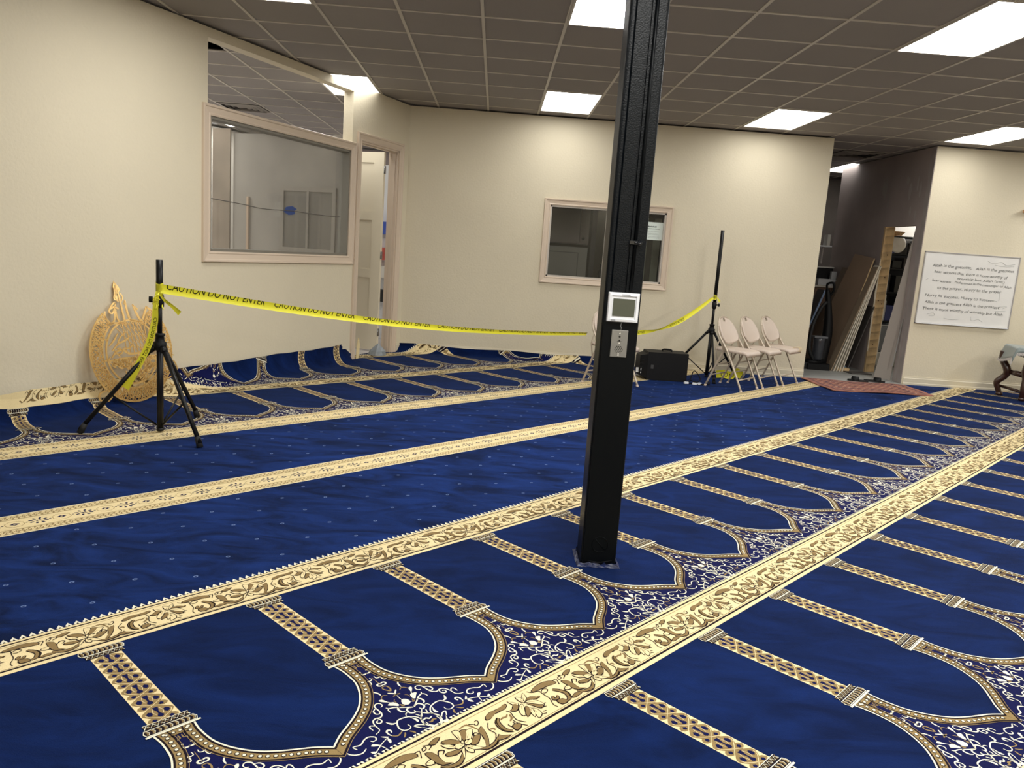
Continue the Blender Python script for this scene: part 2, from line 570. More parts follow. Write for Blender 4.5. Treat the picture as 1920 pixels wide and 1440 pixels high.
# ------------------------------------------------------------------ carpets
# woven designs in carpet coordinates: s runs along the roll, t across it (0.1 mm units)
SPANDREL = json.loads("""[["s","w",9,1,[[73,8776],[158,8776],[151,8910],[52,8967],[-40,8932]]],["s","n",6,1,[[37,8316],[30,8465],[129,8493]]],["s","w",6,1,[[122,8486],[136,8528],[193,8486]]],["s","w",5,1,[[67,9235],[60,9356],[145,9398],[215,9355],[194,9490],[244,9596],[364,9532]]],["s","w",8,1,[[-32,9731],[67,9688],[124,9759],[61,9837],[-17,9815]]],["s","n",7,0,[[-102,9915],[18,9921],[47,10091],[-17,10240],[-87,10127],[-130,10014],[-102,9915]]],["s","n",3,0,[[-25,9257],[-39,9554],[-60,9787]]],["s","w",7,1,[[132,10289],[12,10424],[-9,10501]]],["s","n",8,1,[[-58,10509],[5,10515],[111,10536]]],["s","w",3,0,[[-23,10558],[-44,10848],[134,11137]]],["s","w",7,1,[[478,9984],[400,10105],[387,10260]]],["s","n",5,1,[[224,10381],[344,10303],[450,10352],[528,10472]]],["f","w",0,1,[[528,10458],[649,10451],[627,10543],[458,10699],[479,10592]]],["s","w",3,1,[[472,10656],[373,10812]]],["f","w",0,1,[[310,10791],[451,10762],[571,10826],[423,10946],[324,11045],[246,10982]]],["s","n",6,1,[[218,10996],[148,11152],[247,11081]]],["s","n",3,1,[[161,10685],[239,10748],[239,10876]]],["s","w",6,1,[[7,11350],[219,11208],[466,11031],[656,10967],[713,10882]]],["s","w",5,1,[[656,10967],[734,11030],[756,11165]]],["s","w",8,1,[[324,11102],[438,11158],[445,11321],[346,11406]]],["s","w",8,1,[[0,11371],[134,11307],[240,11371],[261,11533],[120,11618],[71,11512]]],["f","w",0,0,[[-51,10827],[69,10904],[77,11095],[-57,11173],[-164,11039]]],["s","w",4,1,[[332,11477],[417,11505],[460,11589]]],["s","w",6,1,[[312,12304],[263,12184],[206,12000],[241,11837],[410,11681],[651,11610],[856,11617],[997,11772],[1075,11963],[1012,12112],[842,12154],[722,12077],[736,11950]]],["f","w",0,1,[[1209,11461],[1188,11609],[1082,11702],[941,11673],[1068,11631]]],["f","w",0,1,[[439,11710],[389,11872],[397,12049],[298,11993],[326,11865]]],["s","w",5,1,[[-113,11612],[-14,11739],[64,11859],[184,11965]]],["s","w",5,1,[[177,11689],[114,11838]]],["s","w",6,1,[[270,12318],[454,12162],[623,12134],[489,12325]]],["f","w",0,1,[[475,12297],[278,12636],[178,12509],[313,12488]]],["s","w",6,1,[[-70,11795],[-233,12029],[-282,12206],[-197,12446],[-12,12559],[171,12375],[185,12177]]],["s","w",8,0,[[-204,12071],[-91,12043],[-27,12121],[86,12078]]],["s","n",9,0,[[-133,12241],[-62,12283],[15,12220],[107,12269]]],["s","w",6,1,[[819,10762],[720,10719],[712,10599],[833,10535],[967,10627],[989,10832],[1003,11002],[1088,11129],[1201,11171],[1329,11128],[1470,11171],[1555,11298],[1584,11425],[1591,11602],[1676,11700],[1825,11750]]],["s","w",6,1,[[1024,10726],[1151,10796],[1187,10945],[1081,11009],[1003,10917]]],["s","w",6,1,[[1314,11143],[1244,11256],[1294,11376],[1414,11383],[1435,11277],[1343,11256]]],["s","w",6,1,[[1591,11418],[1697,11326],[1767,11396],[1761,11545]]],["s","w",8,1,[[1387,11963],[1358,11850],[1443,11807],[1521,11899],[1500,12076]]],["s","n",6,1,[[1500,12076],[1366,12182],[1231,12161],[1054,12083]]],["s","n",6,1,[[1055,12197],[1147,12302],[1239,12366]]],["s","n",8,1,[[899,12225],[814,12353],[836,12416]]],["s","w",6,1,[[2610,11982],[2638,11812],[2419,11862],[2235,11749],[2051,11707],[1910,11820],[1945,11940],[2065,11961],[2108,11891]]],["s","w",6,1,[[2398,12095],[2575,12187],[2759,12144],[2886,12017],[2900,11932]]],["s","w",4,1,[[1620,12068],[1839,12146],[2009,12230],[2257,12378],[2370,12364]]],["f","w",0,1,[[1775,11912],[1705,12054],[1592,12068]]],["f","w",0,1,[[1655,12089],[1733,12195],[1741,12330],[1649,12252]]],["f","w",0,1,[[2143,12053],[2235,12103],[2115,12195],[2009,12216]]],["s","w",4,1,[[2016,12251],[1960,12464]]],["f","w",0,1,[[2398,12293],[2363,12428],[2236,12400]]]]""")
BORDER = json.loads("""[["f","c",0,0,[[2888,946],[2845,790],[2880,585],[2987,691],[2973,889]]],["f","c",0,0,[[2930,889],[3086,691],[3234,571],[3156,776],[3029,889]]],["f","c",0,0,[[2697,868],[2619,734],[2527,586],[2548,805],[2626,911]]],["f","b",0,0,[[2648,918],[2570,798],[2400,940],[2273,968],[2344,1081],[2485,1067]]],["f","c",0,0,[[2732,960],[2514,1095],[2373,1336],[2436,1428],[2634,1201],[2775,1017]]],["f","b",0,0,[[2761,1130],[2549,1357],[2451,1527],[2684,1434],[2818,1229]]],["f","c",0,0,[[2818,1229],[2677,1455],[2621,1668],[2818,1469],[2846,1314]]],["f","c",0,0,[[2860,1328],[2727,1618],[2670,1788],[2889,1695],[2945,1455]]],["f","b",0,0,[[2924,1052],[2995,1236],[3087,1469],[3264,1433],[3087,1228]]],["f","c",0,0,[[2966,939],[3206,1009],[3313,1200],[3313,1412],[3079,1165]]],["f","b",0,0,[[3065,854],[3291,867],[3433,980],[3524,973],[3454,1058],[3206,981],[3044,903]]],["s","k",3,0,[[3320,1362],[3426,1383]]],["s","k",3,0,[[3186,1497],[3306,1518]]],["s","k",3,0,[[3017,1639],[3130,1667]]],["s","k",3,0,[[2918,1724],[3038,1773]]],["f","b",0,0,[[2060,657],[2195,636],[2336,607],[2364,706],[2167,806],[2039,792],[1792,785],[1544,878],[1368,857],[1459,722],[1728,637],[1905,672]]],["f","c",0,0,[[1481,772],[1622,701],[1643,778],[1516,835]]],["s","b",12,0,[[1588,1726],[1461,1571],[1460,1330],[1545,1132],[1700,1005]]],["s","k",3,0,[[1581,1776],[1418,1585],[1425,1323],[1524,1111],[1686,976]]],["s","b",6,0,[[1700,1118],[1821,1082],[1927,1117],[2047,1039]]],["s","k",3,0,[[2138,905],[2195,1032],[2104,1266],[2076,1464],[2210,1683]]],["s","k",3,0,[[1962,1365],[1991,1605],[2126,1824]]],["s","b",6,0,[[2096,1089],[2026,1259],[1870,1344]]],["f","b",0,0,[[1793,1549],[1998,1598],[1942,1725],[1723,1789],[1708,1662]]],["s","k",4,0,[[1701,1415],[1708,1563],[1878,1563],[1892,1421]]],["s","b",8,0,[[273,1658],[464,1820],[754,1812],[945,1734],[1044,1663]]],["s","k",3,0,[[231,1672],[436,1862],[754,1855],[966,1741]]],["f","b",0,0,[[966,1741],[1157,1592],[1178,1698],[1412,1818],[1185,1833],[1016,1791]]],["f","b",0,0,[[788,1112],[1014,985],[951,1190],[789,1494],[577,1763],[478,1763],[669,1501],[753,1289]]],["s","k",4,0,[[753,1204],[668,1077],[569,1134],[555,1247]]],["s","k",3,0,[[1304,977],[1107,1189],[1100,1338],[1107,1501],[909,1699]]],["s","b",6,0,[[1135,1246],[1234,1274],[1227,1366]]],["s","k",3,0,[[1014,688],[1113,673],[1106,765],[1000,857],[929,829],[957,744]]],["s","k",3,0,[[795,667],[936,765]]],["s","b",5,0,[[427,667],[688,632],[795,766],[859,1056]]],["f","c",0,0,[[5837,1287],[5752,1132],[5575,1182],[5590,1337],[5795,1316]]],["f","c",0,0,[[5590,1224],[5399,1132],[5327,906],[5526,1033]]],["f","b",0,0,[[5823,1188],[5780,962],[5589,814],[5398,821],[5568,1061]]],["f","c",0,0,[[5872,1110],[5914,898],[5970,629],[6140,700],[6028,955]]],["f","b",0,0,[[5950,1160],[6049,905],[6176,749],[6324,813],[6141,1053]]],["f","c",0,0,[[6035,1174],[6197,954],[6353,841],[6487,918],[6169,1209]]],["f","c",0,0,[[5894,1259],[6028,1167],[6155,1181],[6127,1308],[5958,1365]]],["f","b",0,0,[[6028,1379],[6325,1194],[6495,1251],[6226,1463],[6050,1471]]],["f","c",0,0,[[5873,1365],[6036,1513],[6142,1732],[5930,1634],[5823,1471]]],["f","c",0,0,[[5788,1379],[5732,1577],[5831,1704],[5908,1542]]],["f","c",0,0,[[5767,1372],[5633,1549],[5463,1733],[5534,1592],[5647,1422]]],["f","b",0,0,[[5618,1422],[5427,1316],[5208,1267],[5152,1366],[5378,1465]]],["s","b",9,0,[[5548,1578],[5301,1755],[5103,1784],[4876,1727],[4721,1572]]],["f","b",0,0,[[4311,1728],[4551,1643],[4813,1735],[4452,1785]]],["s","b",12,0,[[4147,1029],[4289,1226],[4353,1417],[4254,1644],[4077,1750]]],["s","k",3,0,[[4182,1007],[4345,1198],[4402,1438],[4289,1679]]],["f","b",0,0,[[3780,1552],[3992,1580],[4042,1771],[3780,1765]]],["f","b",0,0,[[3602,626],[3913,555],[4238,555],[4514,674],[4507,851],[4175,788],[3849,760],[3559,726]]],["f","c",0,0,[[4132,689],[4309,710],[4316,774],[4182,753]]],["s","k",3,0,[[3750,803],[3715,1022],[3695,1312],[3540,1595],[3554,1779]]],["s","k",3,0,[[3729,909],[3913,810],[4033,916],[3864,1015],[3765,973]]],["s","b",7,0,[[3879,1284],[3766,1425],[3914,1460],[4020,1340]]],["s","k",3,0,[[3404,584],[3510,733],[3750,803]]],["f","b",0,0,[[4748,893],[4925,985],[4946,1218],[4918,1515],[5095,1649],[4812,1565],[4727,1325],[4734,1105]]],["s","k",4,0,[[4967,1197],[5116,1034],[5236,1126],[5109,1225]]],["f","b",0,0,[[5094,645],[5355,553],[5532,588],[5235,744]]],["s","k",3,0,[[4811,674],[4938,645],[4903,752],[4776,780],[4811,674]]],["s","k",3,0,[[4910,589],[5129,709],[4945,822]]],["f","c",0,0,[[4529,1226],[4713,1197],[4678,1374],[4494,1304]]],["s","k",3,0,[[4486,703],[4705,695],[4564,964]]]]""")
PER = 0.578
CTH = math.radians(44.9)
CD = (math.cos(CTH), math.sin(CTH)); CN = (math.sin(CTH), -math.cos(CTH))
AXIS = 1.425
(BLUE, CREAM, INK, TAN, IVORY, NAVY, BROWN, PALE, BRUSHED) = range(9)

def pile(name, col, var, streak=False):
    m = bpy.data.materials.new(name)
    m.use_nodes = True
    nt = m.node_tree
    b = nt.nodes['Principled BSDF']
    b.inputs['Roughness'].default_value = 0.85
    b.inputs['Specular IOR Level'].default_value = 0.05
    b.inputs['Sheen Weight'].default_value = 0.06 if streak else 0.02
    b.inputs['Sheen Roughness'].default_value = 0.45
    b.inputs['Sheen Tint'].default_value = (0.25, 0.42, 1, 1) if streak else (1, 1, 1, 1)
    tc = nt.nodes.new('ShaderNodeTexCoord')
    mp = nt.nodes.new('ShaderNodeMapping')
    mp.inputs['Rotation'].default_value = (0, 0, math.radians(-20))
    mp.inputs['Scale'].default_value = (1.0, 2.6, 1.0) if streak else (1, 1, 1)
    nt.links.new(tc.outputs['Object'], mp.inputs['Vector'])
    n1 = nt.nodes.new('ShaderNodeTexNoise'); n1.inputs['Scale'].default_value = 2.3; n1.inputs['Detail'].default_value = 6
    n1.inputs['Roughness'].default_value = 0.62; n1.inputs['Distortion'].default_value = 1.2
    nt.links.new(mp.outputs[0], n1.inputs['Vector'])
    n2 = nt.nodes.new('ShaderNodeTexNoise'); n2.inputs['Scale'].default_value = 420; n2.inputs['Detail'].default_value = 2
    nt.links.new(tc.outputs['Object'], n2.inputs['Vector'])
    rp = nt.nodes.new('ShaderNodeValToRGB')
    rp.color_ramp.elements[0].position = 0.36; rp.color_ramp.elements[1].position = 0.68
    lo = [c * (1 - var) for c in col[:3]] + [1]; hi = [c * (1 + var * 1.3) for c in col[:3]] + [1]
    rp.color_ramp.elements[0].color = lo; rp.color_ramp.elements[1].color = hi
    nt.links.new(n1.outputs['Fac'], rp.inputs['Fac'])
    mm = nt.nodes.new('ShaderNodeMix'); mm.data_type = 'RGBA'; mm.blend_type = 'MULTIPLY'; mm.inputs[0].default_value = 1.0
    mr = nt.nodes.new('ShaderNodeMapRange'); mr.inputs['To Min'].default_value = 0.8; mr.inputs['To Max'].default_value = 1.2
    nt.links.new(n2.outputs['Fac'], mr.inputs['Value'])
    nt.links.new(rp.outputs['Color'], mm.inputs[6]); nt.links.new(mr.outputs[0], mm.inputs[7])
    nt.links.new(mm.outputs[2], b.inputs['Base Color'])
    bp = nt.nodes.new('ShaderNodeBump'); bp.inputs['Strength'].default_value = 0.5; bp.inputs['Distance'].default_value = 0.003
    nt.links.new(n2.outputs['Fac'], bp.inputs['Height'])
    nt.links.new(bp.outputs['Normal'], b.inputs['Normal'])
    return m
PILES = [pile('blue pile', srgb(8, 26, 68), 0.34, True), pile('cream pile', srgb(226, 207, 160), 0.05), pile('dark outline pile', srgb(30, 21, 26), 0.1),
         pile('tan pile', srgb(142, 120, 80), 0.1), pile('ivory pile', srgb(230, 225, 203), 0.05), pile('navy pile', srgb(16, 20, 66), 0.12),
         pile('brown pile', srgb(130, 108, 72), 0.12), pile('pale blue pile', srgb(104, 124, 168), 0.1), pile('brushed blue pile', srgb(13, 33, 80), 0.55, True)]
CM = {'w': IVORY, 'n': TAN, 'k': INK, 'b': BROWN, 'c': CREAM}

def smooth2(P, n, closed=False):
    out = []
    k = len(P)
    rng = range(k if closed else k - 1)
    for i in rng:
        if closed:
            a, b, c, d = P[(i - 1) % k], P[i], P[(i + 1) % k], P[(i + 2) % k]
        else:
            a, b, c, d = P[max(0, i - 1)], P[i], P[i + 1], P[min(k - 1, i + 2)]
        for s in range(n):
            t = s / n
            out.append(tuple(0.5 * (2 * b[q] + (c[q] - a[q]) * t + (2 * a[q] - 5 * b[q] + 4 * c[q] - d[q]) * t * t + (3 * b[q] - a[q] - 3 * c[q] + d[q]) * t ** 3) for q in (0, 1)))
    if not closed:
        out.append(tuple(P[-1]))
    return out

def ribbon(F, P, w, layer, mi, n=3, taper=True):
    P = smooth2(P, n) if n > 1 else P
    k = len(P)
    L = []
    for i in range(k):
        a = P[max(0, i - 1)]; b = P[min(k - 1, i + 1)]
        dx, dy = b[0] - a[0], b[1] - a[1]
        l = math.hypot(dx, dy) or 1
        u = i / (k - 1)
        h = w / 2 * (0.45 + 0.75 * math.sin(math.pi * min(1, max(0, 0.1 + 0.85 * u)))) if taper else w / 2
        L.append(((P[i][0] - dy / l * h, P[i][1] + dx / l * h), (P[i][0] + dy / l * h, P[i][1] - dx / l * h)))
    for i in range(k - 1):
        F.append(([L[i][0], L[i][1], L[i + 1][1], L[i + 1][0]], layer, mi))

def band(F, P, o0, o1, layer, mi):
    """strip between two offsets of an open polyline (towards its left), mitred"""
    k = len(P)
    N = []
    for i in range(k):
        def nr(a, b):
            dx, dy = b[0] - a[0], b[1] - a[1]; l = math.hypot(dx, dy) or 1
            return (-dy / l, dx / l)
        if i == 0:
            N.append(nr(P[0], P[1]))
        elif i == k - 1:
            q = nr(P[-2], P[-1]); N.append((0.0, 1.0 / max(0.35, abs(q[1]))))
        else:
            a = nr(P[i - 1], P[i]); b = nr(P[i], P[i + 1]); m_ = (a[0] + b[0], a[1] + b[1]); l = math.hypot(*m_) or 1
            m_ = (m_[0] / l, m_[1] / l); c = max(0.5, m_[0] * a[0] + m_[1] * a[1]); N.append((m_[0] / c, m_[1] / c))
    for i in range(k - 1):
        F.append(([(P[i][0] + N[i][0] * o0, P[i][1] + N[i][1] * o0), (P[i][0] + N[i][0] * o1, P[i][1] + N[i][1] * o1),
                   (P[i + 1][0] + N[i + 1][0] * o1, P[i + 1][1] + N[i + 1][1] * o1), (P[i + 1][0] + N[i + 1][0] * o0, P[i + 1][1] + N[i + 1][1] * o0)], layer, mi))
    return N

def rect(F, s0, s1, t0, t1, layer, mi, step=0.05, tstep=None):
    n = max(1, round((s1 - s0) / step)); m_ = max(1, round((t1 - t0) / (tstep or 0.06)))
    for i in range(n):
        for j in range(m_):
            a, b = s0 + (s1 - s0) * i / n, s0 + (s1 - s0) * (i + 1) / n
            c, d = t0 + (t1 - t0) * j / m_, t0 + (t1 - t0) * (j + 1) / m_
            F.append(([(a, c), (b, c), (b, d), (a, d)], layer, mi))

def ell(F, s, t, rs, rt_, layer, mi, n=6):
    F.append(([(s + rs * math.cos(2 * math.pi * k / n), t + rt_ * math.sin(2 * math.pi * k / n)) for k in range(n)], layer, mi))

def unit_floral():
    """one repeat of the floral border band, t 0 .. 0.22, plus the row of points along its edge"""
    F = []
    h = PER / 2
    rect(F, -h, h, 0.012, 0.22, 1, CREAM)
    n = 21
    for k in range(n):
        s = -h + PER * (k + .5) / n
        q = PER / n / 2
        F.append(([(s - q * .98, 0.013), (s + q * .98, 0.013), (s + q * .35, -0.015)], 1, IVORY))
        F.append(([(s - q * 1.1, 0.013), (s - q * .35, 0.013), (s - q * .9, -0.001)], 2, NAVY))
        F.append(([(s - q * .2, 0.0115), (s + q * .5, 0.0125), (s + q * .25, 0.002)], 2, INK))
    rect(F, -h, h, 0.0255, 0.0325, 2, INK, tstep=1)
    rect(F, -h, h, 0.0425, 0.0445, 2, TAN, tstep=1)
    rect(F, -h, h, 0.187, 0.189, 2, BROWN, tstep=1)
    rect(F, -h, h, 0.193, 0.2015, 2, INK, tstep=1)
    for kind, col, w, m_, pts in BORDER:
        P = [(a / 1e4 - 0.014, b / 1e4) for a, b in pts]
        if kind == 's':
            ribbon(F, P, max(2.8, w * .95) / 1e3, 4, CM[col], taper=w > 3)
            if col == 'b' and w >= 7:
                ribbon(F, P, w * .95 / 1e3 + .006, 3, INK, taper=True)
        else:
            cx = sum(p[0] for p in P) / len(P); cy = sum(p[1] for p in P) / len(P)
            Q = smooth2(P, 2, True)
            F.append((Q, 5 if col == 'b' else 4.5, CM[col]))
            Q2 = []
            for p in Q:
                dx, dy = p[0] - cx, p[1] - cy; l = math.hypot(dx, dy) or 1
                Q2.append((p[0] + dx / l * .0036, p[1] + dy / l * .0036))
            F.append((Q2, 3.5, INK))
            if col == 'c':
                ribbon(F, [(cx - (cx - P[0][0]) * .7, cy - (cy - P[0][1]) * .7), (cx, cy)], .002, 5.5, BROWN, n=1)
    return F

ARCH = [(.058, .80), (.0535, .84), (.057, .90), (.066, .935), (.079, .965), (.095, .992), (.112, 1.015), (.130, 1.035), (.150, 1.052), (.175, 1.070), (.20, 1.085), (.2225, 1.098), (.245, 1.111), (.267, 1.127), (.2885, 1.145)]

def unit_arch(lower_tri=True):
    """column, capitals, arch band and scrollwork between two niches; t measured from the border's upper edge"""
    F = []
    # shaft
    rect(F, -.0475, .0475, .28, .74, 1, CREAM, step=.05, tstep=.03)
    n = 6; L = (.738 - .282) / n; q = L / .080
    for k in range(n):
        b = .282 + L * k + .031 * q
        R_ = [(.022, -.028), (.036, -.018), (.0435, -.0106), (.0450, 0), (.035, .014), (.029, .022), (.038, .0262), (.0445, .038), (.0375, .047), (.022, .052)]
        F.append(([(x, b + y * q) for x, y in R_] + [(-x, b + y * q) for x, y in R_[::-1]], 2, TAN))
        for sg in (-1, 1):
            F.append(([(sg * x, b + y * q) for x, y in ((.017, -.0085), (.0245, -.0145), (.0325, -.005), (.0310, .006), (.0225, .0110), (.0165, .003))], 3, NAVY))
            F.append(([(sg * x, b + y * q) for x, y in ((.0165, .0355), (.0255, .0290), (.0320, .0368), (.0276, .0448), (.0195, .0435))], 3, NAVY))
            ribbon(F, [(sg * .037, b - .002 * q), (sg * .030, b + .015 * q), (0, b + .036 * q), (-sg * .030, b + .054 * q)], .0020, 4, CREAM, n=2, taper=False)
            ribbon(F, [(sg * .009, b - .024 * q), (sg * .0145, b - .004 * q), (sg * .010, b + .012 * q)], .0018, 4, CREAM, n=2, taper=False)
        F.append(([(x, b + y * q) for x, y in ((-.0085, -.030), (.0085, -.030), (.0065, -.018), (.0030, -.006), (.0030, .006), (.0095, .0195), (.0045, .0265), (-.0045, .0265), (-.0095, .0195), (-.0030, .006), (-.0030, -.006), (-.0065, -.018))], 3, NAVY))
    # capitals: a gadrooned roll and a plaited band
    for (ta, tb, hw, tc, td, hw2) in ((.224, .258, .071, .260, .283, .058), (.760, .790, .076, .737, .758, .064)):
        F.append(([(-hw + .006, ta), (hw - .006, ta), (hw, (ta + tb) / 2), (hw - .006, tb), (-hw + .006, tb), (-hw, (ta + tb) / 2)], 5, IVORY))
        F.append(([(-hw + .007, ta + .003), (hw - .007, ta + .003), (hw - .003, (ta + tb) / 2), (hw - .007, tb - .003), (-hw + .007, tb - .003), (-hw + .003, (ta + tb) / 2)], 6, INK))
        for q in range(9):
            x = -hw + .012 + (2 * hw - .024) * q / 8
            F.append(([(x - .005, ta + .006), (x + .001, ta + .005), (x + .0055, (ta + tb) / 2), (x + .001, tb - .005), (x - .005, tb - .006), (x - .001, (ta + tb) / 2)], 7, TAN if q % 2 else BROWN))
            ribbon(F, [(x + .001, ta + .005), (x + .006, (ta + tb) / 2), (x + .001, tb - .005)], .0016, 8, IVORY, n=1, taper=False)
        rect(F, -hw2, hw2, tc, td, 5, INK, step=1, tstep=1)
        zz = [(-hw2 + 2 * hw2 * q / 14, tc + .003 if q % 2 else td - .003) for q in range(15)]
        ribbon(F, zz, .0028, 6, IVORY, n=1, taper=False)
        ribbon(F, [(a, tc + td - b_) for a, b_ in zz], .0024, 6.5, TAN, n=1, taper=False)
        ribbon(F, [(-hw2, tc), (hw2, tc)], .0022, 7, IVORY, n=1, taper=False)
    rect(F, -.077, .077, .792, .799, 7, IVORY, step=1, tstep=1)
    # darker ground of the spandrel
    R = smooth2(ARCH, 2)
    for i in range(len(R) - 1):
        a, b = R[i], R[i + 1]
        for sg in (-1, 1):
            F.append(([(0, a[1] + .01), (sg * a[0], a[1] + .01), (sg * b[0], b[1] + .01), (0, b[1] + .01)], 1, NAVY))
    h = PER / 2
    rect(F, -h, h, 1.155, 1.245, 1.2, NAVY, tstep=.05)
    for sg in (1, -1):
        G = []
        band(G, R, -.001, .0045, 5, IVORY)
        band(G, R, .0045, .0105, 4, INK)
        band(G, R, .0105, .035, 3, TAN)
        band(G, R, .035, .0395, 4, INK)
        band(G, R, .0415, .0435, 4, TAN)
        # beads along the middle of the band
        N = []
        acc = 0.0; nxt = 0.012
        for i in range(len(R) - 1):
            a, b = R[i], R[i + 1]
            l = math.hypot(b[0] - a[0], b[1] - a[1]); nx, ny = -(b[1] - a[1]) / l, (b[0] - a[0]) / l
            while nxt < acc + l:
                u = (nxt - acc) / l
                cx, cy = a[0] + (b[0] - a[0]) * u + nx * .0225, a[1] + (b[1] - a[1]) * u + ny * .0225
                ell(G, cx, cy, .0076, .0076, 5, INK, 6); ell(G, cx, cy, .0052, .0052, 6, IVORY, 6)
                nxt += .0192
            acc += l
        for P, ly, mi in G:
            F.append(([(sg * x, y) for x, y in P], ly, mi))
    rect(F, -.046, .046, .80, .825, 3.2, TAN, step=1, tstep=1)
    rect(F, -.026, .026, .825, .828, 4, INK, step=1, tstep=1)
    for q in range(4):
        x = -.0285 + .019 * q
        ell(F, x, .813, .0068, .0068, 5, INK); ell(F, x, .813, .0045, .0045, 6, IVORY)
    for kind, col, w, m_, pts in SPANDREL:
        P = [(a / 1e4 - 0.014, b / 1e4) for a, b in pts]
        P = [(x + .017 * max(0, 1 - abs(x) / .15), y) for x, y in P]
        for sg in ((1, -1) if m_ else (1,)):
            Q = [(sg * x, y) for x, y in P]
            if kind == 's':
                ribbon(F, Q, w * .66 / 1e3, 2 + (.2 if col == 'n' else .4), CM[col])
            else:
                F.append((smooth2(Q, 2, True), 2.8, CM[col]))
    return F

def unit_geo(Wd=.262):
    """one repeat of the narrow geometric border"""
    F = []
    q = PER / 6
    rect(F, -q, q, 0, Wd, 1, CREAM)
    for e in (0, 1):
        T = (lambda t: t) if e == 0 else (lambda t: Wd - t)
        def r2(a, b, mi, ly=2):
            lo, hi = sorted((T(a), T(b))); rect(F, -q, q, lo, hi, ly, mi, tstep=1)
        r2(0, .004, IVORY); r2(.014, .017, TAN); r2(.058, .0605, TAN); r2(.066, .068, BROWN)
        n = 8
        for k in range(n):
            s = -q + 2 * q * (k + .5) / n
            t = T(.038)
            ell(F, s, t, .0082, .011, 2, TAN, 8); ell(F, s, t, .0045, .0065, 3, CREAM, 6)
            F.append(([(s + .010, t - .004), (s + .014, t - .004), (s + .014, t + .004), (s + .010, t + .004)], 2, BROWN))
            F.append(([(s - .005, T(.0195)), (s + .007, T(.0195)), (s + .004, T(.026)), (s - .002, T(.026))], 2, BROWN))
            F.append(([(s - .005, T(.0565)), (s + .007, T(.0565)), (s + .004, T(.050)), (s - .002, T(.050))], 2, BROWN))
    c = Wd / 2
    for k in range(8):
        a = math.pi / 4 * k + math.pi / 8
        x, y = math.cos(a) * .031, math.sin(a) * .029
        ca, sa = math.cos(a), math.sin(a)
        F.append(([(x + ca * u - sa * v, c + y + sa * u + ca * v) for u, v in ((-.011, 0), (-.003, .0058), (.010, .0045), (.010, -.0045), (-.003, -.0058))], 2, NAVY))
    for s_ in (-1, 1):
        ell(F, s_ * .048, c, .006, .004, 2, NAVY, 6)
        ribbon(F, [(-.012, c + .008 * s_), (.012, c - .008 * s_)], .005, 2, NAVY, n=1, taper=False)
    for s_ in (-1, 1):
        x = s_ * q
        pts = [(x + .040 * math.cos(a), c + .040 * math.sin(a)) for a in [math.pi / 8 + math.pi / 4 * k for k in range(9)]]
        if s_ == 1:
            ribbon(F, pts, .0024, 2, TAN, n=1, taper=False)
            F.append(([(x - .021, c), (x, c + .016), (x + .021, c), (x, c - .016)], 2, NAVY)); ell(F, x, c, .0075, .006, 3, CREAM, 4)
    return F

def unit_dots():
    F = []
    for k in range(8):
        a = math.pi / 4 * k
        F.append(([(.0068 * math.cos(a) + .0036 * math.cos(a + b_), .0056 * math.sin(a) + .0032 * math.sin(a + b_)) for b_ in (-1.2, 0, 1.2, 2.8)], 1, PALE))
    return F

LSC = [.0004]
YBE = YB - .019              # the carpet climbs in front of the baseboard
def bunch(x, y):
    """the loose rolls are pushed together near the wall on the left"""
    s = x * CD[0] + y * CD[1]; t = x * CN[0] + y * CN[1]
    if t > -5.5: return x, y
    d_ = .35 * (1 - sstep(1.2, 2.5, s)) * sstep(5.55, 6.25, -t)
    return x + CN[0] * d_, y + CN[1] * d_
LNRM = (0.91668, -0.39963)           # into the room from the left wall
def sstep(a, b, x):
    x = min(1, max(0, (x - a) / (b - a)))
    return x * x * (3 - 2 * x)
def curl(x, y, ly, z0):
    """lay a carpet point on the floor, letting it climb the walls where the roll is too wide"""
    dx, dy = x - P0.x, y - P0.y
    dl = dx * LNRM[0] + dy * LNRM[1] - (.019 if not 2.9 < dx * DR.x + dy * DR.y < 3.86 else 0)
    ta = dx * DR.x + dy * DR.y
    nx = ny = 0.0; nz = 1.0; z = z0
    # gentle unevenness of the loose rolls
    far = sstep(5.6, 6.8, x * CN[0] * -1 + y * -CN[1])
    rL = (.19 + .012 * math.sin(ta * 5.0) + .006 * math.sin(ta * 17.0)) * (1 - sstep(2.74, 2.95, ta))
    curled = False
    if rL > .01 and dl < rL:
        a = rL - dl; ph = min(a / rL, math.pi / 2); ex = a - rL * ph
        nd = rL - rL * math.sin(ph)
        x += (nd - dl) * LNRM[0]; y += (nd - dl) * LNRM[1]
        z += rL * (1 - math.cos(ph)) + ex
        nx, ny, nz = LNRM[0] * math.sin(ph), LNRM[1] * math.sin(ph), math.cos(ph)
        curled = ph > .25
    rB = (.10 + .015 * math.sin(x * 6)) * (1 - sstep(1.35, 1.9, x)) + .04 * (1 - sstep(-1.0, -.5, x))
    db = YBE - y
    if rB > .01 and db < rB and not curled:
        a = rB - db; ph = min(a / rB, math.pi / 2); ex = a - rB * ph
        nd = rB - rB * math.sin(ph)
        y -= (nd - db)
        z += rB * (1 - math.cos(ph)) + ex
        nx, ny, nz = 0, -math.sin(ph), math.cos(ph)
    return (x + nx * ly, y + ny * ly, z + nz * ly)

def clip_half(P, nx, ny, c):
    out = []
    k = len(P)
    for i in range(k):
        a, b = P[i], P[(i + 1) % k]
        da = a[0] * nx + a[1] * ny - c; db_ = b[0] * nx + b[1] * ny - c
        if da >= 0: out.append(a)
        if (da >= 0) != (db_ >= 0):
            u = da / (da - db_); out.append((a[0] + (b[0] - a[0]) * u, a[1] + (b[1] - a[1]) * u))
    return out

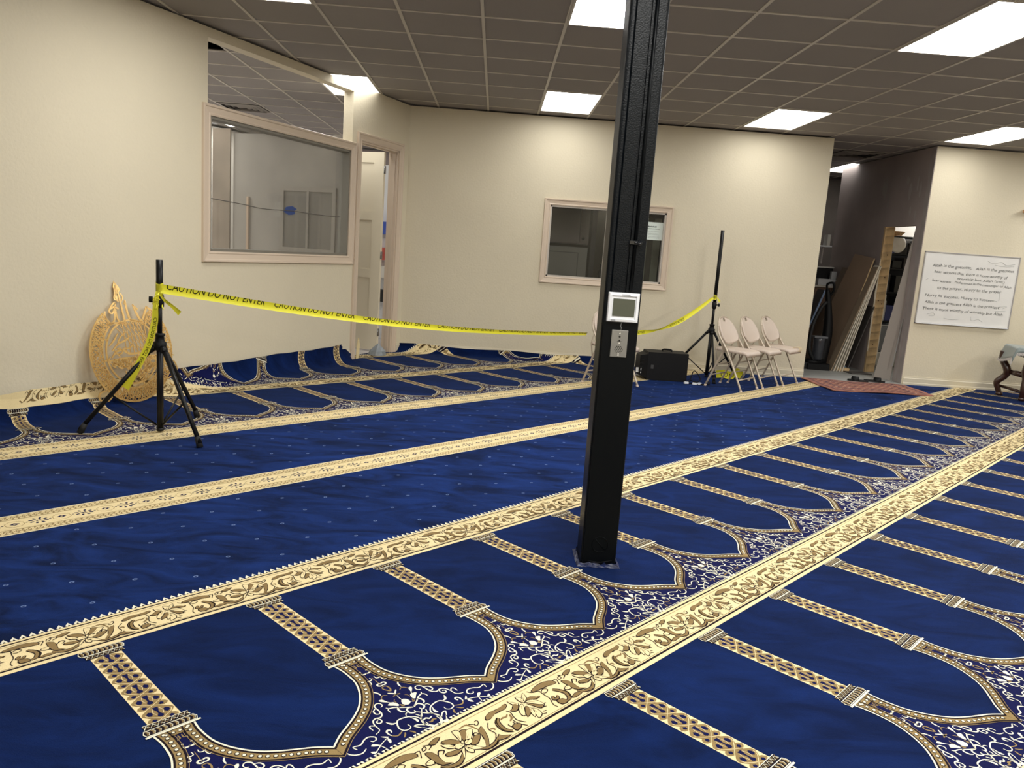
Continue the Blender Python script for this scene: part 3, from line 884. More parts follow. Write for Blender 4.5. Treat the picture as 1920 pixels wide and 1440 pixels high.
LC = P0.x * LNRM[0] + P0.y * LNRM[1] - .15
PL_ = [(LNRM[0], LNRM[1], LC), (0, -1, -(YB + .028)), (0, 1, -2.4), (-1, 0, -11.4)]
def build_carpet(label, t0, t1, units, z0, srange=(-3.2, 14.0), base=BLUE, group=None, step=0.3, cut_right=None):
    V = []; F = []; MI = []
    planes = list(PL_)
    def emit(P, ly, mi, need):
        if need:
            for pl in planes:
                P = clip_half(P, *pl)
                if len(P) < 3: return
            cx = sum(p[0] for p in P) / len(P); cy = sum(p[1] for p in P) / len(P)
            dx, dy = cx - P0.x, cy - P0.y
            ta = dx * DR.x + dy * DR.y; dl = dx * LNRM[0] + dy * LNRM[1]
            if not 2.98 < ta < 3.78:
                P = clip_half(P, LNRM[0], LNRM[1], LC + (.064 if ta < 2.7 else .12))
                if len(P) < 3: return
            if cy > YB - .004 and cx > 1.7: return
        b = len(V)
        for p in P:
            V.append(curl(p[0], p[1], ly * LSC[0], z0))
        # wind faces upward
        ar = sum(P[i][0] * P[(i + 1) % len(P)][1] - P[(i + 1) % len(P)][0] * P[i][1] for i in range(len(P)))
        ids = list(range(b, b + len(P)))
        F.append(ids if ar > 0 else ids[::-1]); MI.append(mi)
    def place(U, so, to, rad):
        cx, cy = so * CD[0] + to * CN[0], so * CD[1] + to * CN[1]
        # cull / test against the room
        need = False
        for nx, ny, c in planes:
            v = cx * nx + cy * ny - c
            if v < -rad: return
            if v < rad + .3: need = True
        for P, ly, mi in U:
            Q = [bunch((so + a) * CD[0] + (to + b) * CN[0], (so + a) * CD[1] + (to + b) * CN[1]) for a, b in P]
            emit(Q, ly, mi, need)
    # ground
    G1 = []
    rect(G1, 0, step, 0, t1 - t0, 0, base, step=.02 if step < .1 else .3, tstep=.02 if step < .1 else .3)
    n = int((srange[1] - srange[0]) / step)
    for i in range(n):
        place(G1, srange[0] + i * step, t0, 1.4)
    for U, per, ph, to, rad in units:
        k0 = math.ceil((srange[0] - ph) / per); k1 = math.floor((srange[1] - ph) / per)
        for k in range(k0, k1 + 1):
            place(U, ph + k * per, to, rad)
    me = bpy.data.meshes.new('prayer_carpet')
    me.from_pydata(V, [], F)
    me.polygons.foreach_set('material_index', MI)
    me.update()
    o = link('prayer_carpet', me, PILES)
    tag(o, label, 'carpet', group)
    # backing under the pile
    return o

UF, UA, UG, UD = unit_floral(), unit_arch(), unit_geo(), unit_dots()
GRP = 'fitted prayer carpet rolls'
ax = AXIS
def dots(t0_, j0, j1):
    r = []
    for j in range(j0, j1):
        r.append((UD, PER / 3 * 2, 1.133 + (PER / 3 if j % 2 else 0), t0_ + .1115 * j, .05))
    return r
TA = -2.79
build_carpet('blue prayer carpet roll with arches in the near right corner of the floor', TA + 2.484, TA + 3.72, [(UF, PER, ax, TA + 2.484, .5), (UA, PER, ax, TA + 2.484, 1.4)], .008, (-2.4, 13))
build_carpet('blue prayer carpet roll with arches, second from the near right corner', TA + 1.242, TA + 2.484, [(UF, PER, ax, TA + 1.242, .5), (UA, PER, ax, TA + 1.242, 1.4)], .008, (-2.0, 13))
build_carpet('blue prayer carpet roll with arches that the black column stands in', TA, TA + 1.242, [(UF, PER, ax, TA, .5), (UA, PER, ax, TA, 1.4)], .008, (-1.5, 13))
build_carpet('plain blue carpet roll with pale dots, next to the row of arches by the column', TA - 1.245, TA, [(UG, PER / 3, 1.039, TA - 1.245, .2)] + dots(TA - .903, -0, 8), .008, (-1.2, 13), base=BRUSHED)
build_carpet('plain blue carpet roll with pale dots under the left tripod and the folding chairs', TA - 2.49, TA - 1.245, [(UG, PER / 3, .99, TA - 2.49, .2)] + dots(TA - 2.148, -0, 8), .008, (-1.0, 13), base=BRUSHED)
ph2 = 3.207
LSC[0] = .0007
build_carpet('loose blue carpet roll with arches behind the left tripod, curling up the left wall', TA - 3.735, TA - 2.49, [(UF, PER, ph2, TA - 3.735, .5), (UA, PER, ph2, TA - 3.735, 1.4)], .008, (.5, 13), step=.06)
build_carpet('loose blue carpet roll farthest back, bunched against the walls by the open door', TA - 4.98, TA - 3.735, [(UF, PER, ph2 - .03, TA - 4.98, .5), (UA, PER, ph2 - .03, TA - 4.98, 1.4)], .008, (.8, 13), step=.06)
build_carpet('last strip of loose blue carpet in the far left corner', TA - 6.0, TA - 4.98, [], .008, (4.5, 9), step=.06)

# ------------------------------------------------------------------ ceiling light panels
EMIT_SOFT = EMIT.copy(); EMIT_SOFT.name = 'led diffuser near the walls'
for n_ in EMIT_SOFT.node_tree.nodes:
    if n_.type == 'EMISSION': n_.inputs[1].default_value = PANEL_STRENGTH * .30
EMIT_MID = EMIT.copy(); EMIT_MID.name = 'led diffuser left row'
for n_ in EMIT_MID.node_tree.nodes:
    if n_.type == 'EMISSION': n_.inputs[1].default_value = PANEL_STRENGTH * .55
def panel(x0, x1, y0, y1, label, grp='LED ceiling panels', full=True):
    e = thing('ceiling_light', ((x0 + x1) / 2, (y0 + y1) / 2, CZ), 0, label, 'ceiling light', grp)
    w, h = (x1 - x0) / 2, (y1 - y0) / 2
    mb = MB()
    for cx, cy, sx, sy in ((-w + .012, 0, .016, 2 * h - .02), (w - .012, 0, .016, 2 * h - .02), (0, -h + .012, 2 * w - .02, .016), (0, h - .012, 2 * w - .02, .016)):
        mb.box((cx, cy, -.003), (sx, sy, .008))
    mb.build('frame', TEE, e)
    mb = MB()
    mb.add([(-w + .02, -h + .02, -.002), (-w + .02, h - .02, -.002), (w - .02, h - .02, -.002), (w - .02, -h + .02, -.002)], [(0, 1, 2, 3)])
    mb.build('diffuser', EMIT if full is True else (EMIT_SOFT if full is False else EMIT_MID), e)
    return e
def cell(i, j, label, **k):
    return panel(GX + i * GU, GX + (i + 1) * GU, GY + j * GU, GY + (j + 2) * GU, label, **k)
PANELS = {(1, 5): 'bright ceiling panel just left of the column, close to the back wall',
          (1, -1): 'bright ceiling panel cut by the top of the frame, left of the column',
          (5, 5): 'bright ceiling panel near the back wall, right of the column',
          (5, -1): 'large bright ceiling panel in the top right corner',
          (9, 5): 'bright ceiling panel above the whiteboard wall',
          (-3, 5): 'bright ceiling panel over the top of the open door wall',
          (-3, -1): 'bright ceiling panel at the top edge above the left window'}
for (i, j), lb in PANELS.items():
    cell(i, j, lb, full=False if j >= 5 else (True if i > 0 else 'mid'))
cell(-3, -7, 'lit ceiling panel of the hall outside the view', full='mid')
for i, j in ((1, -7), (5, -7), (9, -1), (9, -7), (13, 5), (13, -1), (1, -13), (5, -13), (9, -13)):
    cell(i, j, 'lit ceiling panel of the hall outside the view')
cell(9, 11, 'narrow bright ceiling panel over the storage passage', full=False)
cell(12, 11, 'lit ceiling panel inside the storeroom')
cell(-7, 5, 'lit ceiling panel in the side room behind the left window')
cell(-7, 11, 'bright ceiling panel deep in the side room, seen at the top of the dusty window')
for i, j in ((-7, -1), (-11, 5), (-11, -1), (-3, 11)):  # extra panels out of view, added to brighten the side room and doorway
    cell(i, j, 'unseen ceiling panel added to brighten the side room')

# ceiling air vents
def vent(cx, cy, w, label):
    e = thing('ceiling_vent', (cx, cy, CZ - .004), 0, label, 'vent', 'ceiling air vents')
    mb = MB(); mb.box((0, 0, .002), (w, w, .004)); mb.build('backing', DARKGAP, e)
    for k in range(4):
        r = w / 2 * (1 - k * .23)
        mb = MB()
        for a in range(4):
            M = rotz(a * math.pi / 2)
            mb.add([M @ Vector(p) for p in ((-r, -r, -.002), (r, -r, -.002), (r - .035, -r + .035, -.014), (-r + .035, -r + .035, -.014))], [(0, 1, 2, 3), (3, 2, 1, 0)])
        mb.build('louvre', TEE, e)
vent(GX + 8.5 * GU - .05, GY + 9.5 * GU, .56, 'square louvred ceiling vent over the storage passage')
vent(GX - 5.5 * GU, GY + 9.5 * GU, .56, 'square louvred ceiling vent seen above the left window')

# ------------------------------------------------------------------ steel column and what is fixed to it
CX0, CX1, CYF, CYB_ = .472, .632, 3.35, 3.51
col_ = thing('column', ((CX0 + CX1) / 2, (CYF + CYB_) / 2, 0), 0, 'glossy black steel column standing in the carpet', 'column')
hw = .08
def colprof(r=.012, g=.004):
    P = []
    for sx, sy, a0 in ((1, -1, -90), (1, 1, 0), (-1, 1, 90), (-1, -1, 180)):
        for k in range(5):
            a = math.radians(a0 + 90 * k / 4)
            P.append((sx * (hw - r) + r * math.cos(a), sy * (hw - r) + r * math.sin(a)))
    return P
mb = MB()
P = colprof()
# front face (y = -hw): a seam groove and two shallow lips
front = [(-hw + .012, -hw), (-hw + .022, -hw), (-hw + .026, -hw + .005), (-hw + .030, -hw), (.004, -hw), (.006, -hw + .008), (.009, -hw + .008), (.011, -hw), (hw - .014, -hw)]
poly = front + P[:-1]
mb.prism(poly, 0.0, CZ)
mb.build('post', STEEL, col_)
mb = MB()
mb.box((0, -hw - .0035, .565), (.146, .007, 1.11), bev=.002)
n = 28
ring = [(.036 * math.cos(2 * math.pi * k / n), -hw - .008, .112 + .036 * math.sin(2 * math.pi * k / n)) for k in range(n + 1)]
mb.tube(ring, .0018, n=6, cap=False)
mb.tube([(-.022, -hw - .008, .138), (.024, -hw - .008, .086)], .0016, n=6)
mb.tube([(-.06, -hw - .008, .035), (0.0, -hw - .009, .028), (.06, -hw - .008, .040)], .003, n=6)
fp = mb.build('face_plate', STEELP, col_)
mb = MB()
mb.tube([(.030, -hw - .007, 1.25), (.030, -hw - .007, 2.0), (.026, -hw - .007, CZ - .01)], .0075, n=10)
cd_ = mb.build('conduit', STEELP, col_)
mb = MB()
mb.box((.030, -hw - .012, 1.452), (.052, .006, .016), bev=.002)
mb.tube([(.030, -hw - .004, 1.452), (.030, -hw - .020, 1.452)], .006, n=10)
mb.lathe([(.0, .0), (.010, .0), (.011, .006), (.0, .008)], (.046, -hw - .014, 1.452), 12, 0, Matrix.Rotation(math.pi / 2, 3, 'X'))
mb.build('strap_clamp', mat('glossy black clamp', srgb(20, 22, 26), .2, coat=.5), cd_)
mb = MB()
rgc = random.Random(12)
loop = []
for k in range(40):
    a = 2 * math.pi * k / 40
    m_ = max(abs(math.cos(a)), abs(math.sin(a)))
    loop.append((math.cos(a) / m_, math.sin(a) / m_))
rows = []
for off, z, jit in ((.001, .022, .010), (.003, .020, .008), (.009, .014, .004), (.016, .0095, .0)):
    rows.append([((hw + off + rgc.uniform(0, .004)) * x, (hw + .004 + off + rgc.uniform(0, .004)) * y, z + rgc.uniform(-jit, jit)) for x, y in loop])
mb.add([p for r_ in rows for p in r_], [(i * 40 + k, (i + 1) * 40 + k, (i + 1) * 40 + (k + 1) % 40, i * 40 + (k + 1) % 40) for i in range(3) for k in range(40)])
mb.build('caulked_carpet_edge', mat('matted blue edge', srgb(12, 26, 66), .4, var=.5, vscale=60), col_)

# thermostat
th = thing('thermostat', (.5555, CYF, 1.178), 0, 'white touchscreen thermostat mounted on the black column', 'thermostat')
mb = MB()
w, h = .0665, .0625
prof = [(1.0, 0), (1.0, -.014), (.95, -.022), (.80, -.024), (.76, -.019)]
vs_ = []
for s, y in prof:
    sx = w * s; sz = h * s if s > .9 else h * s
    vs_ += [(-sx, y, -sz), (sx, y, -sz), (sx, y, sz), (-sx, y, sz)]
fs_ = []
for i in range(len(prof) - 1):
    for j in range(4):
        fs_.append((i * 4 + j, i * 4 + (j + 1) % 4, (i + 1) * 4 + (j + 1) % 4, (i + 1) * 4 + j))
k = (len(prof) - 1) * 4
fs_.append((k, k + 1, k + 2, k + 3))
mb.add(vs_, fs_)
mb.build('housing', WHITEP, th)
mb = MB(); mb.box((.001, -.0205, .0), (.094, .003, .074), bev=.001)
mb.build('screen', mat('lcd screen', srgb(74, 78, 66), 0.12, coat=.5), th)
mb = MB()
mb.box((.006, -.0245, .0545), (.036, .001, .0035)); mb.build('printed_mark', mat('grey print', srgb(150, 152, 156), .5), th)
mb = MB(); mb.box((-.040, -.0243, -.0545), (.018, .001, .005)); mb.build('printed_mark', mat('grey print', srgb(150, 152, 156), .5), th)

# brushed wall plate with speaker holes
pl_ = thing('wall_plate', (.552, CYF - .007, 1.023), 0, 'brushed steel speaker wall plate below the thermostat on the column', 'wall plate')
mb = MB(); mb.box((0, -.003, 0), (.071, .006, .117), bev=.0025); mb.build('plate', ALU, pl_)
mb = MB()
RX = Matrix.Rotation(math.pi / 2, 3, 'X')
def disc(x, z, r, y=-.0064):
    mb.lathe([(r, 0), (r, .0008)], (x, y, z), 10, 0, RX, sm=False)
for r_, xs in ((0, (-.008, 0, .008)), (1, (-.012, -.004, .004, .012)), (2, (-.016, -.008, 0, .008, .016)), (3, (-.012, -.004, .004, .012)), (4, (-.008, 0, .008))):
    for x in xs: disc(x, -.012 - .0068 * r_, .0022)
disc(0, .030, .0045); disc(0, .014, .0035); mb.box((0, -.0066, .010), (.018, .001, .002))
mb.build('speaker_hole', YINK, pl_)
for z in (.044, .002, -.044, -.050):
    mb = MB(); disc(0, z, .0032, -.0066); mb.build('screw', mat('bright screw', srgb(235, 235, 230), .2, metal=.6), pl_)
mb = MB(); mb.tube([(.002, -.002, .058), (.004, -.006, .068), (.0, -.004, .075), (.003, -.004, .095)], .0018, n=6); mb.build('wire', mat('grey wire', srgb(120, 120, 118), .5), pl_)

# ------------------------------------------------------------------ tripod speaker stands
def tripod(name, x, y, hub_z, pole_top, collar_z, feet, label, rtube=.0175):
    e = thing(name, (x, y, 0), 0, label, 'speaker stand', 'black tripod speaker stands')
    mb = MB(); mb.tube([(0, 0, .03), (0, 0, hub_z + .03)], .021, n=16); mb.tube([(0, 0, .02), (0, 0, .04)], .024, n=16)
    mb.build('centre_tube', BLACK, e)
    mb = MB(); mb.tube([(0, 0, hub_z + .02), (0, 0, collar_z + .02)], .0155, n=16); mb.build('pole', BLACK, e)
    mb = MB(); mb.tube([(0, 0, collar_z - .01), (0, 0, pole_top)], .0215, n=16); mb.build('top_tube', BLACK, e)
    mb = MB(); mb.lathe([(.02, hub_z - .05), (.040, hub_z - .045), (.042, hub_z + .005), (.030, hub_z + .012), (.027, hub_z + .045), (.033, hub_z + .05), (.033, hub_z + .062), (.02, hub_z + .066)], n=20)
    hub = mb.build('hub', BLACKP, e)
    mb = MB(); mb.lathe([(.017, collar_z - .05), (.026, collar_z - .045), (.028, collar_z - .01), (.026, collar_z + .03), (.019, collar_z + .035)], n=18)
    cl = mb.build('collar', BLACKP, e)
    kd = Vector((feet[0][0], feet[0][1], 0)).normalized()
    if feet[0][2] == 'k': pass
    mb = MB(); kv = Vector(KNOB[name == 'speaker_stand' and x < 0])
    mb.tube([kv * .02 + Vector((0, 0, collar_z)), kv * .045 + Vector((0, 0, collar_z))], .006, n=8)
    mb.tube([kv * .042 + Vector((0, 0, collar_z)), kv * .064 + Vector((0, 0, collar_z))], .02, n=12)
    mb.build('knob', BLACKP, cl)
    for fx, fy, _ in feet:
        f = Vector((fx, fy, 0)); u = f.normalized()
        a = u * .034 + Vector((0, 0, hub_z - .02)); b = f + Vector((0, 0, .035))
        mb = MB(); mb.tube([a, b], .0145, n=12); mb.tube([a - u * .01, a + (b - a) * .06], .019, n=12)
        lg = mb.build('leg', BLACK, e)
        mb = MB(); dv = (b - a).normalized(); mb.tube([b - dv * .05, f + Vector((0, 0, .012))], .0195, n=12, radii=[.0175, .021])
        mb.build('rubber_foot', RUBBER, lg)
        m_ = a + (b - a) * .58
        mb = MB(); mb.tube([m_ + Vector((0, 0, -.006)), u * .022 + Vector((0, 0, .06))], .0065, n=8)
        mb.build('brace', BLACK, e)
    return e
KNOB = {True: (-.95, -.3, 0), False: (.95, -.3, 0)}
t1x, t1y = -2.178, 5.209
tripod('speaker_stand', t1x, t1y, .615, 1.16, .90, [(-.452, -.16, ''), (.384, -.323, ''), (.067, .483, '')], 'black tripod speaker stand in front of the gold medallion, wound with yellow tape')
t2x, t2y = 2.67, 9.45
tripod('speaker_stand', t2x, t2y, .60, 1.783, .90, [(-.036, -.477, ''), (-.43, .20, ''), (.42, .235, '')], 'tall black tripod speaker stand behind the row of folding chairs')

# ------------------------------------------------------------------ caution tape
def tape(name, path, widths, ups, txt_spans, parent=None, txt_side=1, clip=(0.02, 1.0), tsize=.62, label=None, cat=None, tshift=.18, mirror=False, group=None):
    P = smooth3([Vector(p) for p in path], 10)
    k = len(P)
    W = [np.interp(i / (k - 1), np.linspace(0, 1, len(widths)), widths) for i in range(k)]
    U = []
    for i in range(k):
        f = i / (k - 1) * (len(ups) - 1); a = int(min(len(ups) - 2, f)); U.append(Vector(ups[a]).lerp(Vector(ups[a + 1]), f - a).normalized())
    S = [0.0]
    for i in range(1, k): S.append(S[-1] + (P[i] - P[i - 1]).length)
    T = [(P[min(k - 1, i + 1)] - P[max(0, i - 1)]).normalized() for i in range(k)]
    UU = [(U[i] - T[i] * U[i].dot(T[i])).normalized() for i in range(k)]
    def at(s, v, o_):
        s = min(max(s, 0), S[-1]); i = min(k - 2, max(0, int(np.searchsorted(S, s) - 1))); f = (s - S[i]) / max(1e-9, S[i + 1] - S[i])
        c = P[i].lerp(P[i + 1], f); u = UU[i].lerp(UU[i + 1], f).normalized(); t = T[i].lerp(T[i + 1], f).normalized(); w = W[i] + (W[i + 1] - W[i]) * f
        n_ = u.cross(t).normalized()
        fold = .12 * math.sin(v * math.pi) * w
        return c + u * (v - .5) * w + n_ * (o_ + fold * txt_side)
    mb = MB()
    nv = 4
    for side in (0, 1):
        base = [at(S[i], j / nv, (.0004 if side else -.0004)) for i in range(k) for j in range(nv + 1)]
        fs_ = []
        for i in range(k - 1):
            for j in range(nv):
                q = (i * (nv + 1) + j, (i + 1) * (nv + 1) + j, (i + 1) * (nv + 1) + j + 1, i * (nv + 1) + j + 1)
                fs_.append(q if side else q[::-1])
        mb.add(base, fs_, 0, True)
    o = mb.build(name, YEL, parent)
    if label: tag(o, label, cat, group)
    tm = MB()
    for s0, msg, scale in txt_spans:
        wl_ = np.interp(s0 / S[-1], np.linspace(0, 1, len(widths)), widths)
        sz = widths[0] * tsize * 1.45
        for tri in text_faces(msg, 1.0):
            Q = [((x * sz * scale, (y * tsize * 1.45 + tshift))) for x, y in tri]
            Q = clip_half(Q, 0, 1, clip[0]); Q = clip_half(Q, 0, -1, -clip[1]) if len(Q) > 2 else Q
            if len(Q) < 3: continue
            for sd in (1, -1):
                pts = [at(s0 + (x if not mirror else -x), y, .0016 * sd) for x, y in Q]
                tm.add(pts, [tuple(range(len(pts))), tuple(range(len(pts) - 1, -1, -1))])
    if tm.v: tm.build('lettering', YINK, o)
    return o
CTN = 'CAUTION DO NOT ENTER'
zp = .975
pa = Vector((t1x + .02, t1y - .02, zp)); pb = Vector((1.035, 8.42, .545))
path = [pa.lerp(pb, u) + Vector((0, 0, -.085 * math.sin(math.pi * u))) for u in (0, .12, .25, .4, .55, .7, .85, 1)]
path[0] = pa
up1 = (0, 0, 1)
tp = tape('caution_tape', path, [.060, .058, .055, .052, .049, .046, .044, .034], [(-.1, -.2, 1)] * 4 + [(0.1, -.4, .9), (.1, -.5, .9), (.1, -.5, .9)],
          [(.03, 'CAUTION DO NOT ENTER', .8), (.82, CTN, .8), (1.62, CTN, .8), (2.42, CTN, .8), (3.2, CTN, .8), (3.95, CTN, .7)], clip=(.10, 1.0), tshift=.50, tsize=.85, txt_side=1,
          label='yellow caution tape stretched from the left tripod to the lone chair', cat='caution tape', group='yellow caution tapes')
# knot and loose ends on the left tripod
mb = MB()
for k in range(5):
    z = zp - .035 + k * .014; tl = .012 * (-1) ** k
    ring = [(t1x + .0235 * math.cos(a), t1y + .0235 * math.sin(a), z + tl * math.cos(a + k)) for a in [q * math.pi / 8 for q in range(17)]]
    vs_ = []
    for p in ring: vs_ += [(p[0], p[1], p[2] - .018), (p[0], p[1], p[2] + .018)]
    mb.add(vs_, [(2 * i, 2 * i + 2, 2 * i + 3, 2 * i + 1) for i in range(16)])
for k in range(10):
    a = random.uniform(-2.6, -.4); z = zp - .06 + random.uniform(-.05, .04); r0 = .024
    c = Vector((t1x + r0 * math.cos(a), t1y + r0 * math.sin(a), z)); dv = Vector((random.uniform(-.4, .4), -.4, random.uniform(-1, 1))).normalized()
    mb.tube([c, c + dv * .02 + Vector((0, -.008, 0)), c + dv * .04], .004, n=5, smooth_path=3)
mb.build('knot', YEL, tp)
tape('tail', [(t1x + .0, t1y - .028, .955), (t1x - .012, t1y - .035, .86), (t1x - .02, t1y - .035, .75), (t1x - .055, t1y - .05, .60), (t1x - .13, t1y - .06, .44), (t1x - .205, t1y - .055, .305)],
     [.026, .036, .044, .046, .046, .048], [(-1, 0, -.05), (-1, 0, -.1), (-1, 0, -.3), (-.9, .0, -.45), (-.9, .0, -.5)], [(.17, CTN, 1.6)], tp, txt_side=-1, mirror=False, tsize=.5, tshift=.22, clip=(0.03, .97))
tape('tail', [(t1x + .005, t1y - .03, .95), (t1x + .05, t1y - .045, .905), (t1x + .105, t1y - .05, .865), (t1x + .15, t1y - .05, .825)],
     [.012, .022, .026, .040], [(.4, -.3, 1)] * 3, [(.07, 'CAUT', 1.6)], tp, tsize=.6, tshift=.2, clip=(.05, .8))
# second tape from the lone chair to the tall stand
pc = Vector((1.44, 8.62, .565)); pd = Vector((t2x - .03, t2y - .03, .985))
path = [pc + (pd - pc) * u + Vector((0, 0, -.14 * math.sin(math.pi * u))) for u in (0, .2, .4, .6, .8, 1)]
tp2 = tape('caution_tape', path, [.05, .055, .035, .058, .05, .03], [(0, -.2, 1), (.0, -.1, 1), (.3, -.7, .6), (-.2, .1, 1), (-.3, .1, 1), (-.3, 0, 1)],
           [(.12, CTN, .5), (.75, CTN, .52)], clip=(.05, .95), tshift=.2, tsize=.55, label='yellow caution tape rising from behind the column to the tall stand', cat='caution tape', group='yellow caution tapes')
mb = MB()
for k in range(4):
    z = .985 + k * .009 - .01
    vs_ = []
    for q in range(13):
        a = q * math.pi / 6; vs_ += [(t2x + .022 * math.cos(a), t2y + .022 * math.sin(a), z - .014 + .006 * math.cos(a + k)), (t2x + .022 * math.cos(a), t2y + .022 * math.sin(a), z + .014 + .006 * math.cos(a + k))]
    mb.add(vs_, [(2 * i, 2 * i + 2, 2 * i + 3, 2 * i + 1) for i in range(12)])
mb.add([(t2x + .01, t2y - .024, .985), (t2x + .045, t2y - .03, .93), (t2x + .06, t2y - .03, .95), (t2x + .02, t2y - .024, .995)], [(0, 1, 2, 3), (3, 2, 1, 0)])
mb.build('knot', YEL, tp2)
# bunched leftover on the floor
tape('caution_tape', [(2.80, 9.50, .05), (2.88, 9.44, .07), (2.98, 9.46, .05), (3.05, 9.52, .085), (3.11, 9.47, .06)], [.09, .10, .09, .11, .09], [(0, .2, 1)] * 4, [(.06, 'DO NOT', .9)],
     tsize=.55, tshift=.2, label='crumpled piece of yellow caution tape on the floor behind the folding chairs', cat='caution tape', group='yellow caution tapes')

# ------------------------------------------------------------------ folding chairs
def make_chair(loc, ang, label, grp):
    """local frame: +x is the way the sitter faces, y across"""
    e = thing('folding_chair', (loc[0], loc[1], 0), ang, label, 'folding chair', grp)
    W = .215; r = .0115
    for sy in (-1, 1):
        y = sy * W
        # front leg runs up into the back post
        mb = MB(); mb.tube([(.225, y, .012), (.03, y, .40), (-.105, y * .985, .60), (-.145, y * .86, .69)], r, n=10, smooth_path=5)
        l1 = mb.build('front_leg', CHAIRM, e)
        mb = MB(); mb.tube([(.229, y, .0), (.217, y, .028)], .0145, n=10); mb.build('foot_cap', CHAIRP, l1)
        yi = sy * (W - .026)
        mb = MB(); mb.tube([(-.225, yi, .012), (-.08, yi, .36), (-.035, yi, .43), (.0, yi, .455)], r, n=10, smooth_path=4)
        l2 = mb.build('rear_leg', CHAIRM, e)
        mb = MB(); mb.tube([(-.230, yi, .0), (-.217, yi, .028)], .0145, n=10); mb.build('foot_cap', CHAIRP, l2)
        mb = MB(); mb.add([(-.088, sy * (W - .011), .575), (-.060, sy * (W - .011), .530), (-.012, sy * (W - .013), .445), (-.052, sy * (W - .013), .405), (-.075, sy * (W - .012), .50)], [(0, 1, 2, 3, 4), (4, 3, 2, 1, 0)])
        mb.tube([(-.095, sy * (W - .012), .575), (-.14, sy * (W - .024), .36 + .09), (-.105, yi, .30)], .006, n=6)
        mb.build('hinge_bracket', CHAIRM, e)
    mb = MB(); mb.tube([(-.145, -W * .86, .69), (-.168, -W * .66, .745), (-.188, -W * .36, .785), (-.194, 0, .798), (-.188, W * .36, .785), (-.168, W * .66, .745), (-.145, W * .86, .69)], r, n=10, smooth_path=5)
    mb.build('back_frame', CHAIRM, e)
    for (x, z, w) in ((-.170, .145, W - .026), (-.118, .27, W - .026), (.165, .13, W), ):
        mb = MB(); mb.tube([(x, -w, z), (x, w, z)], .008, n=8); mb.build('stretcher', CHAIRM, e)
    # moulded back with a hand hole
    mb = MB()
    ny, nz = 22, 16
    zlo, zhi = .535, .795
    def halfw(z):
        u = (z - zlo) / (zhi - zlo)
        if u < .22: return (W - .016) * (.80 + .20 * math.sin(u / .22 * math.pi / 2))
        return (W - .016) * max(.30, math.sqrt(max(0, 1 - ((u - .22) / .80) ** 2.3)))
    def bp(j, i, off):
        z = zlo + (zhi - zlo) * i / nz; y = halfw(z) * (2 * j / ny - 1)
        zz_ = z - .034 * (1 - (2 * j / ny - 1) ** 2) * max(0, 1 - i / 5)
        x = -.062 - (z - .53) * .48 + .030 * (y / W) ** 2 - .012
        return (x + off, y, zz_)
    hole = lambda j, i: 13 <= i <= 14 and 8 <= j <= 13
    vs_ = [bp(j, i, o_) for o_ in (.012, -.012) for i in range(nz + 1) for j in range(ny + 1)]
    N_ = (ny + 1) * (nz + 1)
    fs_ = []
    solid = lambda j, i: 0 <= i < nz and 0 <= j < ny and not hole(j, i)
    for i in range(nz):
        for j in range(ny):
            if hole(j, i): continue
            a, b, c, d = i * (ny + 1) + j, i * (ny + 1) + j + 1, (i + 1) * (ny + 1) + j + 1, (i + 1) * (ny + 1) + j
            fs_.append((a, b, c, d)); fs_.append((d + N_, c + N_, b + N_, a + N_))
            for (dj, di, p, q) in ((-1, 0, a, d), (1, 0, c, b), (0, -1, b, a), (0, 1, d, c)):
                if not solid(j + dj, i + di): fs_.append((p, q, q + N_, p + N_))
    mb.add(vs_, fs_, 0, True)
    mb.build('backrest', CHAIRP, e)
    # moulded seat, dished with a rolled front
    mb = MB()
    nx_, ny_ = 14, 12
    def sp2(i, j, off):
        u = i / nx_; v = 2 * j / ny_ - 1
        x = -.17 + .405 * u
        w = (W - .030) * (1 - .10 * (1 - u)) * (1 - .10 * max(0, u - .75) * 4 * 0.5)
        if u < .15: w *= .88 + .12 * (u / .15)
        z = .445 - .016 * (1 - v * v) * math.sin(math.pi * min(1, u * 1.05)) - .026 * max(0, (u - .82) / .18) ** 2 + .008 * (1 - u)
        return (x, v * w, z + off)
    vs_ = [sp2(i, j, o_) for o_ in (.010, -.026) for i in range(nx_ + 1) for j in range(ny_ + 1)]
    N_ = (nx_ + 1) * (ny_ + 1); fs_ = []
    for i in range(nx_):
        for j in range(ny_):
            a, b, c, d = i * (ny_ + 1) + j, (i + 1) * (ny_ + 1) + j, (i + 1) * (ny_ + 1) + j + 1, i * (ny_ + 1) + j + 1
            fs_.append((a, b, c, d)); fs_.append((d + N_, c + N_, b + N_, a + N_))
    for i in range(nx_):
        a, b = i * (ny_ + 1), (i + 1) * (ny_ + 1); fs_.append((b, a, a + N_, b + N_))
        a, b = a + ny_, b + ny_; fs_.append((a, b, b + N_, a + N_))
    for j in range(ny_):
        fs_.append((j, j + 1, j + 1 + N_, j + N_)); a = nx_ * (ny_ + 1) + j; fs_.append((a + 1, a, a + N_, a + 1 + N_))
    mb.add(vs_, fs_, 0, True)
    mb.build('seat', CHAIRP, e)
    return e
GCH = 'beige folding chairs'
cang = math.atan2(-.665, .745)
ch0 = make_chair((2.78, 8.80), cang, 'beige folding chair nearest the column in the row of three, beside the tall tripod', GCH)
reg_children(ch0)
for k, lb in ((1, 'beige folding chair in the middle of the row of three'), (2, 'beige folding chair at the end of the row, nearest the storage passage')):
    c = copy_tree(ch0)
    c.location = (2.78 + .352 * k, 8.80 + .313 * k, 0)
    c['label'] = lb
c = copy_tree(ch0)
c.location = (1.325, 8.43, 0); c.rotation_euler = (0, 0, cang - .117)
c['label'] = 'lone beige folding chair mostly hidden behind the black column'
